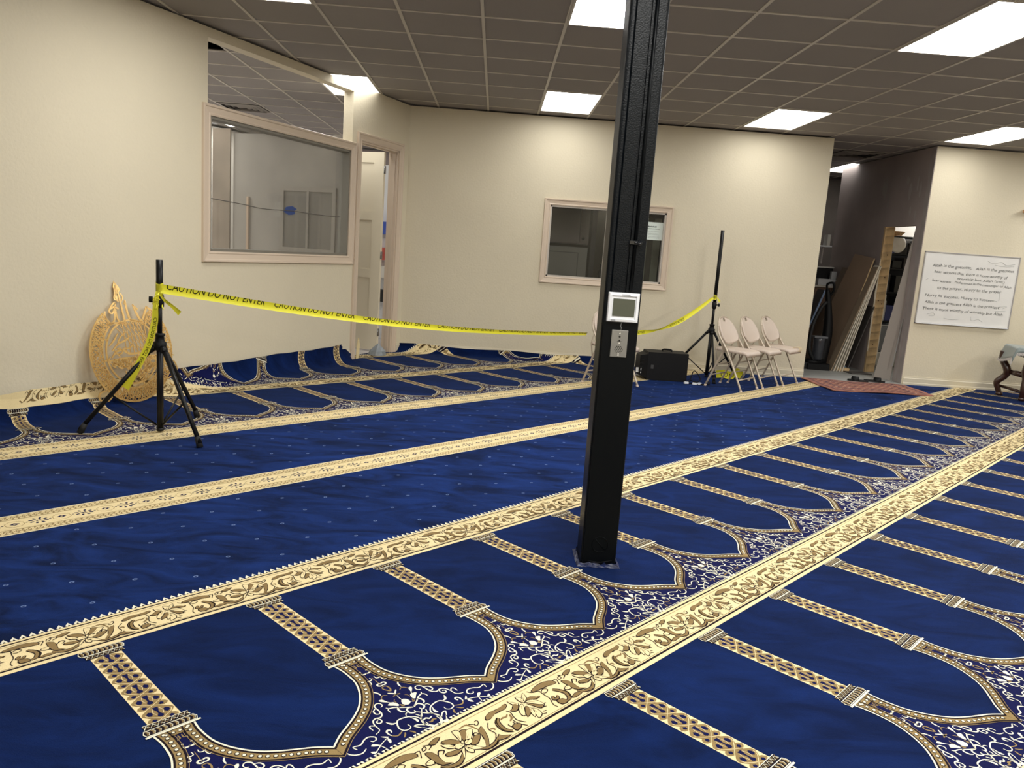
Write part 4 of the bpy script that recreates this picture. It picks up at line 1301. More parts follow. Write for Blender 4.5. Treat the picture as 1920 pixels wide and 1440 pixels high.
# wrist-thin strap looped over the last chair's seat edge
mb = MB()
cc = Vector((2.78 + .704, 8.80 + .626, 0)); f_ = Vector((math.cos(cang), math.sin(cang), 0)); g_ = Vector((-math.sin(cang), math.cos(cang), 0))
for k in range(3):
    c0 = cc + f_ * .205 + g_ * (.09 + .03 * k) + Vector((0, 0, .435))
    mb.tube([c0 + f_ * (.045 * math.cos(a)) + Vector((0, 0, .03 * math.sin(a))) + g_ * .01 * math.sin(2 * a) for a in [q * math.pi / 6 for q in range(13)]], .004, n=6, cap=False)
tag(mb.build('twine', mat('cream twine', srgb(214, 196, 160), .8)), 'loops of cream twine around the front of the last chair seat', 'twine')

# ------------------------------------------------------------------ loudspeaker lying on its side
sp_ = thing('loudspeaker', (2.03, 9.12, .010), .02, 'black loudspeaker lying on its side beside the tall tripod', 'loudspeaker')
mb = MB()
prof_s = [(-.17, .0), (.12, .0), (.17, .05), (.17, .27), (.12, .325), (-.17, .325)]
mb.prism(prof_s, -.20, .27, 0, lambda x, y, z: (z, x, y))
mb.build('cabinet', BLACKP, sp_)
mb = MB()
pr2 = [(-.165, .02), (.11, .02), (.15, .06), (.15, .26), (.11, .30), (-.165, .30)]
vs_ = [(-.20, x, y) for x, y in pr2] + [(-.285, x * .8, .03 + y * .82) for x, y in pr2]
mb.add(vs_, [(i, (i + 1) % 6, (i + 1) % 6 + 6, i + 6) for i in range(6)] + [(6, 7, 8, 9, 10, 11)])
for k in range(5):
    mb.box((-.245, -.10, .05 + .045 * k), (.07, .10, .012))
mb.build('end_cap', BLACKP, sp_)
mb = MB(); mb.tube([(0, .03, .33), (.02, .02, .345), (.09, .0, .345), (.11, -.01, .33)], .010, n=8, smooth_path=3); mb.build('handle', BLACKP, sp_)
mb = MB(); mb.box((-.145, -.1725, .155), (.032, .004, .045), bev=.001); mb.build('badge', mat('dark grey badge', srgb(62, 62, 62), .4), sp_)
mb = MB(); mb.box((-.30, -.10, .10), (.03, .012, .055)); mb.box((-.255, -.135, .10), (.03, .012, .06)); mb.build('input_panel', WHITEP, sp_)
mb = MB()
mb.tube([(2.36, 9.0, .03), (2.42, 8.93, .02), (2.47, 8.98, .06), (2.40, 9.02, .14), (2.35, 8.99, .02), (2.28, 8.86, .018), (2.40, 8.80, .018), (2.55, 8.88, .018), (2.60, 9.1, .018)], .006, n=6, smooth_path=6)
tag(mb.build('power_cord', BLACKP), 'black cord coiled on the carpet by the loudspeaker', 'cord')
mb = MB()
for k, (x, y, a) in enumerate(((2.27, 8.82, .3), (2.36, 8.79, -.2), (2.42, 8.81, .8))):
    mb.box((x, y, .024), (.05, .03, .022), 0, rotz(a), bev=.004)
tag(mb.build('cord_plug', WHITEP), 'small white plugs on the carpet in front of the loudspeaker', 'plug')
MEDAL = json.loads("""[[22,[[-310,912],[-318,861],[-314,803],[-301,766]]],[14,[[-310,909],[-283,868],[-287,850],[-326,818],[-331,789],[-310,781]]],[16,[[-336,767],[-362,746],[-384,718],[-393,697],[-363,688],[-327,760]]],[18,[[-431,702],[-432,662],[-411,621],[-373,612],[-351,651],[-341,716]]],[18,[[-333,716],[-330,657],[-313,619],[-278,606],[-265,624],[-276,713],[-292,824],[-305,861]]],[20,[[-240,778],[-236,726],[-228,674],[-211,628],[-170,614],[-97,606]]],[12,[[-240,778],[-249,749],[-236,756]]],[20,[[-173,743],[-151,685],[-124,631],[-97,606],[-107,584]]],[12,[[-173,743],[-137,707],[-151,700]]],[16,[[-433,605],[-365,611],[-261,605],[-261,583]]],[14,[[-97,583],[-70,593],[-78,621]]],[10,[[-274,831],[-257,801],[-275,765]]],[16,[[-307,715],[-346,731],[-372,718]]]]""")

# ------------------------------------------------------------------ gold calligraphy medallion leaning on the left wall
MC = (-.222, .385)
def fnM(u, z, o_):
    off = -.155 + .150 * min(1.0, z / .95)
    p = LW(u, off, z + .016)
    return p - NB * o_
md = thing('wall_medallion', tuple(LW(MC[0], -.1, .0)), 0, 'gold round calligraphy medallion with a pointed crest, leaning against the left wall', 'wall decoration')
def world_child(o, e):
    o.parent = e
    o.matrix_parent_inverse = Matrix.Translation(-Vector(e.location))
    return o
def slab(mb, pts, th=.005, o0=0.0, mi=0):
    k = len(pts)
    ar = sum(pts[i][0] * pts[(i + 1) % k][1] - pts[(i + 1) % k][0] * pts[i][1] for i in range(k))
    if ar < 0: pts = pts[::-1]
    vs_ = [fnM(u, z, o0) for u, z in pts] + [fnM(u, z, o0 + th) for u, z in pts]
    fs_ = [tuple(range(k - 1, -1, -1)), tuple(range(k, 2 * k))] + [(i, (i + 1) % k, (i + 1) % k + k, i + k) for i in range(k)]
    mb.add(vs_, fs_, mi)
def stroke(mb, pts, w, th=.005, o0=0.0, n=4, taper=True, close=False):
    P = smooth2(pts, n) if n > 1 else pts
    F = []
    ribbon(F, P, w, 0, 0, n=1, taper=taper)
    L = [f[0][0] for f in F] + [F[-1][0][3]]; R = [f[0][1] for f in F] + [F[-1][0][2]]
    for i in range(len(L) - 1):
        slab(mb, [L[i], R[i], R[i + 1], L[i + 1]], th, o0)
def pol(r, deg):
    a = math.radians(deg)
    return (MC[0] + r * math.cos(a), MC[1] + r * math.sin(a))
def arcp(r, a0, a1, n):
    return [pol(r, a0 + (a1 - a0) * k / n) for k in range(n + 1)]
A0, A1 = 62, -232      # the outer ring is open at the top
mb = MB()
stroke(mb, arcp(.378, A0, A1, 90), .016, taper=False, n=1)
stroke(mb, arcp(.276, A0 - 4, A1 + 4, 80), .014, taper=False, n=1)
for a in (A0, A1 + 0):
    stroke(mb, [pol(.27, a), pol(.385, a)], .016, taper=False, n=1)
for a in (-30, -75, -120, -170, 20, -205): stroke(mb, [pol(.24, a), pol(.28, a)], .012, n=1, taper=False)
stroke(mb, arcp(.242, 0, 360, 90), .014, taper=False, n=1)
world_child(mb.build('rim', GOLD, None), md)
# calligraphy filling the ring
rg = random.Random(11)
mb = MB()
a = A0 - 4
while a > A1 + 3:
    for r0 in (.290, .308, .326, .344, .362):
        rr = r0 + rg.uniform(-.007, .007); da = rg.uniform(3.0, 5.5); kind = rg.random()
        aa = a + rg.uniform(-1.5, 1.5)
        if kind < .4:
            P = [pol(rr - .012, aa), pol(rr + .010, aa - da * .15), pol(rr + .012, aa - da * .6), pol(rr - .006, aa - da)]
        elif kind < .7:
            P = [pol(rr + .013, aa), pol(rr - .010, aa - da * .3), pol(rr - .010, aa - da * .8), pol(rr + .008, aa - da * 1.1)]
        else:
            P = [pol(rr - .016, aa), pol(rr + .018, aa - 1.0)]
        stroke(mb, P, rg.uniform(.005, .008), n=2)
    a -= 3.1
world_child(mb.build('calligraphy_ring', GOLD, None), md)
# centre disc: crossing uprights above, flowing lines below
mb = MB()
for k in range(13):
    x = -.205 + k * .034
    top = math.sqrt(max(0, .238 ** 2 - (x * 1.0) ** 2))
    if k > 3: stroke(mb, [(MC[0] + x, MC[1] + top * .97), (MC[0] + x + .012, MC[1] - .01)], .0085, n=1)
for k in range(7):
    x0 = -.13 + k * .035
    y0 = math.sqrt(max(0, .238 ** 2 - x0 ** 2)) * .97
    x1 = min(.20, x0 + .20); y1 = max(-.02, y0 - .27)
    stroke(mb, [(MC[0] + x0, MC[1] + y0), (MC[0] + x1, MC[1] + y1)], .0075, n=1)
for P, w in (([(-.19, .02), (-.13, .07), (-.06, .09), (-.02, .115)], .011), ([(-.20, -.03), (-.15, .015), (-.09, .02), (-.04, -.01), (.05, -.015), (.13, -.01)], .016),
             ([(-.17, .03), (-.15, -.005), (-.10, .0), (-.11, .035), (-.15, .035)], .009), ([(-.09, .035), (-.03, .03), (.0, .055), (-.03, .07)], .009),
             ([(-.22, -.05), (-.10, -.045), (.02, -.05), (.14, -.045), (.22, -.05)], .018), ([(-.21, .06), (-.16, .10), (-.12, .15)], .010), ([(-.14, .06), (-.10, .12), (-.05, .15)], .009)):
    stroke(mb, [(MC[0] + x, MC[1] + y) for x, y in P], w, n=3)
for k in range(70):
    u = rg.uniform(-.2, .2); v = rg.uniform(-.225, -.05)
    if u * u + v * v > .225 ** 2: continue
    an = rg.uniform(-.7, .7); l = rg.uniform(.03, .075)
    P = [(u - l * math.cos(an) / 2, v - l * math.sin(an) / 2), (u, v + rg.uniform(-.018, .018)), (u + l * math.cos(an) / 2, v + l * math.sin(an) / 2), (u + l * .5, v + .03)]
    stroke(mb, [(MC[0] + x, MC[1] + y) for x, y in P], rg.uniform(.008, .015), n=2)
for k in range(40):
    aa = rg.uniform(0, 360); rr = rg.uniform(.05, .215)
    if math.sin(math.radians(aa)) > .1: continue
    stroke(mb, [pol(rr, aa), pol(rr + .02, aa + 6), pol(rr + .005, aa + 14)], .009, n=2)
world_child(mb.build('calligraphy_disc', GOLD, None), md)
# crest
mb = MB()
for w, pts in MEDAL:
    stroke(mb, [(x / 1000, z / 1000) for x, z in pts], w / 1000 * .8, n=4)
slab(mb, [(-.318, .925), (-.332, .880), (-.318, .83), (-.300, .845), (-.285, .87)])
slab(mb, [(-.262, .62), (-.245, .60), (-.262, .575), (-.28, .60)])
world_child(mb.build('crest', GOLD, None), md)
# hanging loops of script on the lower right
mb = MB()
for P, w in (([(.10, .30), (.17, .27), (.19, .20), (.15, .17), (.14, .22)], .010), ([(.08, .14), (.17, .16), (.21, .12), (.13, .08), (.10, .11)], .012), ([(.16, .36), (.155, .33), (.18, .32)], .008),
             ([(-.50, .12), (-.56, .11), (-.57, .06), (-.50, .045), (-.45, .08)], .012)):
    mb = MB(); stroke(mb, P, w, n=4); world_child(mb.build('calligraphy_loop', GOLD, None), md)

# ------------------------------------------------------------------ whiteboard
wbd = thing('whiteboard', (6.06, YB, 1.276), 0, 'white dry-erase board covered in faint handwriting on the right wall', 'whiteboard')
mb = MB(); mb.box((0, -.007, 0), (1.22, .010, .905)); mb.build('writing_surface', mat('whiteboard enamel', srgb(226, 224, 220), .22, var=.03, vscale=6), wbd)
mb = MB()
for cx, cz, sx, sz in ((0, .453, 1.24, .012), (0, -.452, 1.24, .016), (-.614, 0, .012, .918), (.614, 0, .012, .918)):
    mb.box((cx, -.009, cz), (sx, .018, sz), bev=.002)
mb.build('frame', mat('satin aluminium', srgb(172, 168, 166), .45, metal=.3), wbd)
mb = MB(); mb.box((0, -.022, -.452), (1.20, .028, .010), bev=.002); mb.build('pen_tray', WHITEP, wbd)
rg = random.Random(5)
LINES = [(-.50, .275, 'Allah is the greatest,   Allah is the greatest', .052, 1.06), (-.47, .195, 'bear witness that there is none worthy of', .050, .96), (-.16, .130, 'worship but Allah (swt)', .044, .62),
         (-.48, .085, 'bear witness   Muhammad is the messenger of Allah', .044, 1.04), (-.40, -.005, 'to the prayer, Hurry to the prayer', .052, .84), (-.54, -.105, 'Hurry to success, Hurry to success', .052, .90),
         (-.53, -.195, 'Allah is the greatest Allah is the greatest', .050, .98), (-.55, -.275, 'There is none worthy of worship but Allah', .052, 1.06)]
mb = MB(); mb2 = MB()
for x0, z0, msg, sz, wd in LINES:
    T = text_faces(msg, 1.0); mx = max(p[0] for t in T for p in t)
    kx = wd / mx; kz = sz
    ph = rg.uniform(0, 6)
    sl = rg.uniform(-.035, -.005)
    for t in T:
        P = []
        for x, y in t:
            X = x * kx; Zq = y * kz
            P.append((x0 + X + .18 * Zq + .0022 * math.sin(X * 90 + ph), -.0125, z0 + Zq + sl * X + .0035 * math.sin(X * 23 + ph) + .002 * math.sin(X * 71 + 2 * ph)))
        (mb if rg.random() < 2 else mb2).add(P, [(0, 1, 2), (2, 1, 0)])
mb.build('handwriting', mat('faded marker', srgb(150, 151, 150), .6), wbd)
mb = MB()
for P in ([(.20, .39), (.28, .36), (.38, .385), (.45, .35), (.56, .37)], [(.30, .345), (.42, .33), (.55, .34)], [(-.47, -.335), (-.40, -.31), (-.38, -.345), (-.45, -.35)], [(-.25, -.37), (-.15, -.385), (-.05, -.37)],
          [(.10, -.33), (.12, -.38), (.20, -.36), (.26, -.385)], [(.43, .03), (.43, -.10)], [(.45, -.18), (.55, -.17), (.50, -.20)], [(.40, -.24), (.54, -.23)], [(-.56, .10), (-.53, .12)], [(.33, -.10), (.41, -.115)]):
    mb.tube([(x, -.0125, z) for x, z in P], .0022, n=5, smooth_path=5)
mb.build('marker_smudge', mat('wiped marker', srgb(178, 178, 176), .7), wbd)

# small wooden thing at the right edge of the frame
mb = MB(); mb.box((6.67, YB - .035, 2.31), (.13, .07, .035), bev=.004); mb.box((6.70, YB - .012, 2.25), (.05, .024, .10), bev=.003)
tag(mb.build('wall_bracket', mat('light oak', srgb(190, 146, 104), .5, var=.15, vscale=8, stretch=(1, 1, 6))), 'small light wooden bracket high on the wall at the right edge', 'bracket')

# ------------------------------------------------------------------ carved side table
WOOD = mat('dark carved wood', srgb(58, 34, 24), .28, var=.3, vscale=7, coat=.4, stretch=(1, 1, .4))
tb = thing('side_table', (6.80, 9.32, .010), -.32, 'dark carved wooden side table with curved crossing legs below the whiteboard', 'table')
mb = MB(); mb.box((0, 0, .617), (.86, .50, .032), bev=.008); mb.build('tabletop', WOOD, tb)
mb = MB(); mb.box((0, -.20, .56), (.66, .03, .07), bev=.004); mb.box((0, .20, .56), (.66, .03, .07), bev=.004); mb.box((-.32, 0, .56), (.03, .40, .07)); mb.box((.32, 0, .56), (.03, .40, .07)); mb.build('apron', WOOD, tb)
for sx in (-1, 1):
    for sy in (-1, 1):
        y = .17 * sy
        mb = MB()
        xo = sx * .31
        if sy < 0:
            pts = [(xo * .85, y, .60), (xo * .86, y, .46), (xo * .86, y + .02, .34), (xo * .86, y, .26), (xo * .90, y - .02, .14), (xo * .88, y, .03)]
            rd = [.044, .046, .056, .040, .036, .034]
        else:
            pts = [(sx * .46, y, .56), (sx * .455, y, .46), (sx * .40, y - .04, .34), (sx * .40, y - .02, .26), (sx * .475, y, .17), (sx * .46, y, .10), (sx * .43, y, .03)]
            rd = [.036, .040, .046, .040, .038, .034, .030]
        mb.tube(pts, .04, n=14, smooth_path=5, radii=rd)
        lg = mb.build('leg', WOOD, tb)
        mb = MB(); mb.lathe([(.030, .0), (.040, .008), (.040, .03), (.028, .045)], (pts[-1][0], pts[-1][1], 0), 16); mb.build('foot', WOOD, lg)
    mb = MB(); mb.tube([(sx * .36, .15, .31), (sx * .30, -.12, .31)], .034, n=12, radii=[.034, .05, .034]); mb.build('hub', WOOD, tb)
mb = MB(); mb.tube([(-.33, 0, .31), (0, 0, .30), (.33, 0, .31)], .022, n=10); mb.tube([(-.43, .17, .12), (-.27, -.15, .10)], .018, n=8); mb.build('stretcher', WOOD, tb)
# cloth: grid draped over the top, with a corner hanging on the left
CLOTH = mat('grey green satin cloth', srgb(126, 136, 134), .42, sheen=.3)
mb = MB()
nx_, ny_ = 36, 26
def cp_(i, j):
    u = i / nx_; v = j / ny_
    a = (u - .5) * 1.20; b = (v - .5) * .56
    # cloth is laid at an angle
    ca, sa = math.cos(.09), math.sin(.09)
    x, y = a * ca - b * sa, a * sa + b * ca
    ex = max(0, abs(x) - .435); ey = max(0, abs(y) - .255)
    z = .642 - (ex + ey) * .93 - .012 * math.sin(9 * (x + y)) * min(1, (ex + ey) * 8)
    x = math.copysign(min(abs(x), .435 + ex * .30), x); y = math.copysign(min(abs(y), .255 + ey * .22), y)
    return (x, y, z)
mb.add([cp_(i, j) for i in range(nx_ + 1) for j in range(ny_ + 1)], [(i * (ny_ + 1) + j, (i + 1) * (ny_ + 1) + j, (i + 1) * (ny_ + 1) + j + 1, i * (ny_ + 1) + j + 1) for i in range(nx_) for j in range(ny_)], 0, True)
cl = mb.build('table_cloth', CLOTH); cl.location = (6.80, 9.32, .013); cl.rotation_euler = (0, 0, -.32); tag(cl, 'grey-green cloth with a white lace edge draped on the carved side table', 'tablecloth')
s_ = cl.modifiers.new('thickness', 'SOLIDIFY'); s_.thickness = .002
mb = MB()
edge = [cp_(i, 0) for i in range(nx_ + 1)] + [cp_(nx_, j) for j in range(ny_ + 1)] + [cp_(i, ny_) for i in range(nx_, -1, -1)] + [cp_(0, j) for j in range(ny_, -1, -1)]
for k in range(len(edge) - 1):
    a, b = Vector(edge[k]), Vector(edge[k + 1])
    if (b - a).length < 1e-5: continue
    o_ = Vector((a.x, a.y, 0)).normalized() * .012
    for q in range(2):
        p = a.lerp(b, q / 2); r = a.lerp(b, (q + 1) / 2); m_ = p.lerp(r, .5)
        mb.add([p, r, r + o_ + Vector((0, 0, -.030)), m_ + o_ * 1.4 + Vector((0, 0, -.042)), p + o_ + Vector((0, 0, -.030))], [(0, 1, 2, 3, 4), (4, 3, 2, 1, 0)])
mb.build('lace_edge', mat('white lace', srgb(226, 220, 216), .8, var=.3, vscale=120), cl)
bx = thing('paper_box', (6.74, 9.34, .660), -.1, 'low white box with folded paper on the cloth of the side table', 'box')
mb = MB(); mb.box((0, 0, .030), (.34, .20, .055), bev=.006); mb.build('carton', mat('pale mint card', srgb(216, 230, 226), .5), bx)
mb = MB(); mb.box((-.02, -.01, .060), (.30, .17, .006), 0, rotz(.15)); mb.build('folded_paper', WHITEP, bx)

# ------------------------------------------------------------------ rug and sandals at the passage
RUGM = mat('worn red rug', srgb(150, 98, 82), .9, var=.28, vscale=16)
RUG2 = mat('rug pattern', srgb(196, 158, 132), .9, var=.2, vscale=20)
RUG3 = mat('rug dark pattern', srgb(96, 70, 82), .9)
qc = [Vector((4.02, 9.90, 0)), Vector((4.06, 9.02, 0)), Vector((5.34, 9.12, 0)), Vector((5.34, 9.86, 0))]
def rq(u, v, z=.0):
    p = qc[0].lerp(qc[3], u).lerp(qc[1].lerp(qc[2], u), v)
    return (p.x, p.y, .018 + z + .006 * math.sin(9 * u + 3 * v) * math.sin(7 * v + 1))
mb = MB()
n1, n2 = 30, 20
top = [rq(i / n1, j / n2, .006) for i in range(n1 + 1) for j in range(n2 + 1)]; bot = [(x, y, z - .007) for x, y, z in top]
N_ = len(top)
fs_ = []
for i in range(n1):
    for j in range(n2):
        a, b, c, d = i * (n2 + 1) + j, i * (n2 + 1) + j + 1, (i + 1) * (n2 + 1) + j + 1, (i + 1) * (n2 + 1) + j
        fs_ += [(a, b, c, d), (d + N_, c + N_, b + N_, a + N_)]
for i in range(n1):
    for j in (0, n2):
        a, b = i * (n2 + 1) + j, (i + 1) * (n2 + 1) + j; fs_.append((a, b, b + N_, a + N_))
for j in range(n2):
    for i in (0, n1):
        a, b = i * (n2 + 1) + j, i * (n2 + 1) + j + 1; fs_.append((a, b, b + N_, a + N_))
mb.add(top + bot, fs_, 0, False)
def rpatch(u0, u1, v0, v1, mi, z):
    n = max(1, int((u1 - u0) * 30)); m_ = max(1, int((v1 - v0) * 20))
    for i in range(n):
        for j in range(m_):
            a, b = u0 + (u1 - u0) * i / n, u0 + (u1 - u0) * (i + 1) / n; c, d = v0 + (v1 - v0) * j / m_, v0 + (v1 - v0) * (j + 1) / m_
            mb.add([rq(a, c, z), rq(a, d, z), rq(b, d, z), rq(b, c, z)], [(0, 1, 2, 3)], mi)
for f in (.05, .16):
    w = .018
    rpatch(f, 1 - f, f * 1.4, f * 1.4 + w, 2, .0078); rpatch(f, 1 - f, 1 - f * 1.4 - w, 1 - f * 1.4, 2, .0078); rpatch(f, f + w * .7, f * 1.4, 1 - f * 1.4, 2, .0078); rpatch(1 - f - w * .7, 1 - f, f * 1.4, 1 - f * 1.4, 2, .0078)
rg = random.Random(3)
for k in range(26):
    for j in range(12):
        u = .06 + .88 * (k + .5) / 26; v = .09 + .82 * (j + .5) / 12
        r = .006 + .008 * ((k * 7 + j * 3) % 3) / 2; mi = 1 + (k + j) % 2
        mb.add([rq(u - r, v, .0085), rq(u, v + r * 1.5, .0085), rq(u + r, v, .0085), rq(u, v - r * 1.5, .0085)], [(0, 1, 2, 3)], mi)
tag(mb.build('rug', [RUGM, RUG2, RUG3]), 'small worn red patterned rug laid at the mouth of the storage passage', 'rug')
def slide(x, y, a, z, lb):
    e = thing('sandal', (x, y, z), a, lb, 'sandal', 'pair of black sandals')
    pr = [(.13 * math.cos(t) * (1 if math.cos(t) > 0 else 1.0), (.046 + .006 * math.cos(t)) * math.sin(t)) for t in [2 * math.pi * k / 24 for k in range(24)]]
    mb = MB(); mb.prism(pr, 0, .022); mb.build('sole', RUBBER, e)
    mb = MB()
    n = 10; vs_ = []
    for x_ in (-.005, .075):
        for k in range(n + 1):
            t = math.pi * k / n; vs_ += [(x_, .049 * math.cos(t), .015 + .048 * math.sin(t)), (x_, .045 * math.cos(t), .013 + .043 * math.sin(t))]
    m_ = 2 * (n + 1); fs_ = []
    for k in range(n):
        a0 = 2 * k
        fs_ += [(a0, a0 + 2, a0 + 2 + m_, a0 + m_), (a0 + 1, a0 + 1 + m_, a0 + 3 + m_, a0 + 3), (a0, a0 + 1, a0 + 3, a0 + 2), (a0 + m_, a0 + 2 + m_, a0 + 3 + m_, a0 + 1 + m_)]
    mb.add(vs_, fs_, 0, True); mb.build('strap', BLACKP, e)
slide(4.80, 9.97, 2.9, .015, 'black slide sandal on the left, behind the red rug')
slide(5.04, 10.02, -.3, .015, 'black slide sandal on the right, behind the red rug')

# ------------------------------------------------------------------ things stored in the passage
LUMB = mat('pine lumber', srgb(204, 174, 130), .6, var=.22, vscale=5, stretch=(3, 3, .35))
TANB = mat('tan hardboard', srgb(158, 134, 112), .6, var=.08, vscale=2)
GYP = mat('gypsum edge', srgb(206, 198, 182), .85)
GYPB = mat('gypsum paper back', srgb(140, 122, 100), .85, var=.1)
DGB = mat('dark grey board', srgb(74, 70, 68), .7)
st_ = thing('door_stud', (5.45, 11.04, .014), 0, 'raw pine stud on the far side of the rough doorway in the passage', 'lumber')
mb = MB(); mb.box((0, 0, 1.02), (.135, .04, 2.045)); mb.build('board', LUMB, st_)
mb = MB()
for z, x in ((1.66, .01), (1.02, -.02), (.98, .03), (.4, -.01), (1.35, .02)):
    mb.lathe([(.009, 0), (.006, .0015)], (x, -.0205, z), 10, 0, RX, sm=False)
mb.build('knot', mat('pine knot', srgb(84, 52, 30), .6), st_)
mb = MB()
pr = [(-.075, .3), (-.066, .3), (-.066, 1.50), (-.078, 1.62), (-.085, 1.55), (-.080, 1.30), (-.092, 1.12), (-.082, 1.0), (-.088, .8)]
mb.prism(pr, -.024, -.018, 0, lambda x, z, y: (x, y, z))
pr = [(.068, .2), (.080, .2), (.076, .7), (.084, 1.1), (.074, 1.12), (.068, 1.9)]
mb.prism(pr, -.024, -.018, 0, lambda x, z, y: (x, y, z))
mb.build('torn_drywall', GYP, st_)

def lean(name, quad, th, m, label, cat, grp=None):
    """a flat sheet given by four corner points (counter-clockwise), extruded by th"""
    q = [Vector(p) for p in quad]
    n_ = (q[1] - q[0]).cross(q[3] - q[0]).normalized() * th
    mb = MB()
    mb.add(q + [p + n_ for p in q], [(3, 2, 1, 0), (4, 5, 6, 7), (0, 1, 5, 4), (1, 2, 6, 5), (2, 3, 7, 6), (3, 0, 4, 7)])
    return tag(mb.build(name, m), label, cat, grp)
zf = .016
lean('hardboard_sheet', [(4.90, 11.04, zf), (4.90, 12.05, zf), (5.355, 11.80, 1.68), (5.355, 11.16, 1.62)], .012, TANB, 'wide tan hardboard sheet leaning on the passage wall', 'board')
lean('hardboard_sheet', [(4.86, 11.75, zf), (4.86, 12.15, zf), (5.35, 12.15, 1.47), (5.35, 11.85, 1.47)], .012, mat('brown hardboard', srgb(112, 96, 80), .6), 'shorter brown hardboard sheet leaning behind the wide tan one', 'board')
mb = MB(); mb.tube([(4.905, 11.045, zf + .01), (5.345, 11.15, 1.60)], .009, n=6); tag(mb.build('wood_strip', LUMB), 'thin pine strip leaning along the edge of the tan sheet', 'lumber')
for k in range(5):
    x = 4.82 + .040 * k
    lean('drywall_sheet', [(x, 10.86, zf), (x, 11.03, zf), (5.335 + .010 * k, 11.14, 1.50 + .012 * (k % 3)), (5.335 + .010 * k, 10.98, 1.50 + .012 * (k % 3))], .011, GYP if k else GYPB,
         ['leftmost drywall offcut of the leaning stack, brown paper side out', 'second pale drywall offcut from the left in the leaning stack', 'middle pale drywall offcut of the leaning stack', 'fourth pale drywall offcut from the left in the leaning stack', 'rightmost pale drywall offcut, nearest the pine stud'][k], 'drywall sheet', 'drywall offcuts leaning in the passage')
lean('dark_board', [(5.10, 10.98, zf), (5.14, 11.6, zf), (5.37, 11.6, .95), (5.37, 10.995, .95)], .012, DGB, 'dark grey board leaning behind the drywall stack', 'board')
lean('drywall_strip', [(5.20, 10.38, zf), (5.375, 10.27, zf), (5.445, 10.245, 2.0), (5.40, 10.262, 2.0)], -.014, mat('grey drywall strip', srgb(150, 142, 134), .85), 'tall grey drywall strip leaning in the rough doorway', 'drywall strip')
lean('metal_strip', [(5.33, 10.20, zf + .2), (5.345, 10.19, zf + .2), (5.385, 10.18, .85), (5.378, 10.19, .85)], -.006, ALU, 'short grey metal strip leaning beside the rough doorway', 'strip')
mb = MB(); mb.box((5.0, 10.93, .04), (.20, .08, .045), 0, rotz(-.2), bev=.003); tag(mb.build('wood_block', LUMB), 'small offcut of wood on the passage floor', 'wood block')
mb = MB()
rg = random.Random(9)
vs_ = []; n1 = 10
for i in range(n1 + 1):
    for j in range(n1 + 1):
        u, v = i / n1 - .5, j / n1 - .5
        vs_.append((5.04 + u * .2, 11.05 + v * .15, .03 + .13 * math.exp(-9 * (u * u + v * v)) * rg.uniform(.5, 1.2) + .01 * rg.random()))
mb.add(vs_, [(i * (n1 + 1) + j, (i + 1) * (n1 + 1) + j, (i + 1) * (n1 + 1) + j + 1, i * (n1 + 1) + j + 1) for i in range(n1) for j in range(n1)])
tag(mb.build('rag', mat('blue grey rag', srgb(110, 122, 134), .8, var=.3, vscale=20)), 'crumpled blue-grey rag behind the wood offcut', 'rag')
mb = MB(); mb.box((5.17, 10.78, .022), (.30, .22, .012), 0, rotz(.1)); tag(mb.build('floor_mat', DGB), 'flat dark mat on the floor before the pine stud', 'mat')

vc = thing('vacuum_cleaner', (4.66, 11.0, .014), 0, 'black upright vacuum cleaner at the left of the storage passage', 'vacuum cleaner')
mb = MB(); mb.prism([(-.17, -.13), (.13, -.15), (.17, -.05), (.15, .14), (-.15, .14)], .0, .085); mb.tube([(-.14, .0, .09), (.12, .02, .10)], .05, n=12); mb.build('floor_head', BLACKP, vc)
mb = MB(); mb.lathe([(.055, .12), (.075, .15), (.08, .40), (.085, .43), (.06, .45)], (0, 0, 0), 20); mb.build('dust_canister', mat('smoky canister', srgb(58, 60, 66), .2, coat=.4), vc)
mb = MB(); mb.box((.0, .0, .455), (.19, .12, .03), bev=.008); mb.build('canister_lid', mat('grey lid', srgb(92, 94, 98), .4), vc)
mb = MB(); mb.tube([(.09, .06, .05), (.13, .07, .5), (.10, .09, .9), (.06, .10, 1.13)], .045, n=12, smooth_path=5, radii=[.07, .07, .045, .03]); mb.build('body', BLACKP, vc)
mb = MB(); mb.tube([(.06, .10, 1.10), (.04, .08, 1.20), (.10, .02, 1.22), (.13, .05, 1.12), (.10, .08, 1.04)], .016, n=10, smooth_path=5); mb.build('handle', BLACKP, vc)
mb = MB(); mb.tube([(-.05, -.02, .12), (-.15, -.04, .3), (-.12, .0, .62), (-.02, .05, .85), (.06, .07, .95)], .024, n=10, smooth_path=6); mb.build('hose', RUBBER, vc)
lean('foil_board', [(4.44, 11.35, zf), (4.50, 11.75, zf), (4.93, 11.95, 1.12), (4.87, 11.55, 1.12)], .02, DGB, 'dark board with pale taped edge leaning behind the vacuum cleaner', 'board')
mb = MB(); mb.tube([(4.45, 11.34, zf + .02), (4.60, 11.42, .42), (4.70, 11.46, .66), (4.88, 11.54, 1.12)], .014, n=6); tag(mb.build('foil_strip', mat('blue white film', srgb(130, 150, 180), .3, var=.4, vscale=14)), 'blue and white plastic film along the dark board', 'film')
mb = MB(); mb.box((4.40, 11.05, .06), (.22, .3, .09), bev=.02); tag(mb.build('tool_bag', RUBBER), 'low black bag on the floor left of the vacuum cleaner', 'bag')

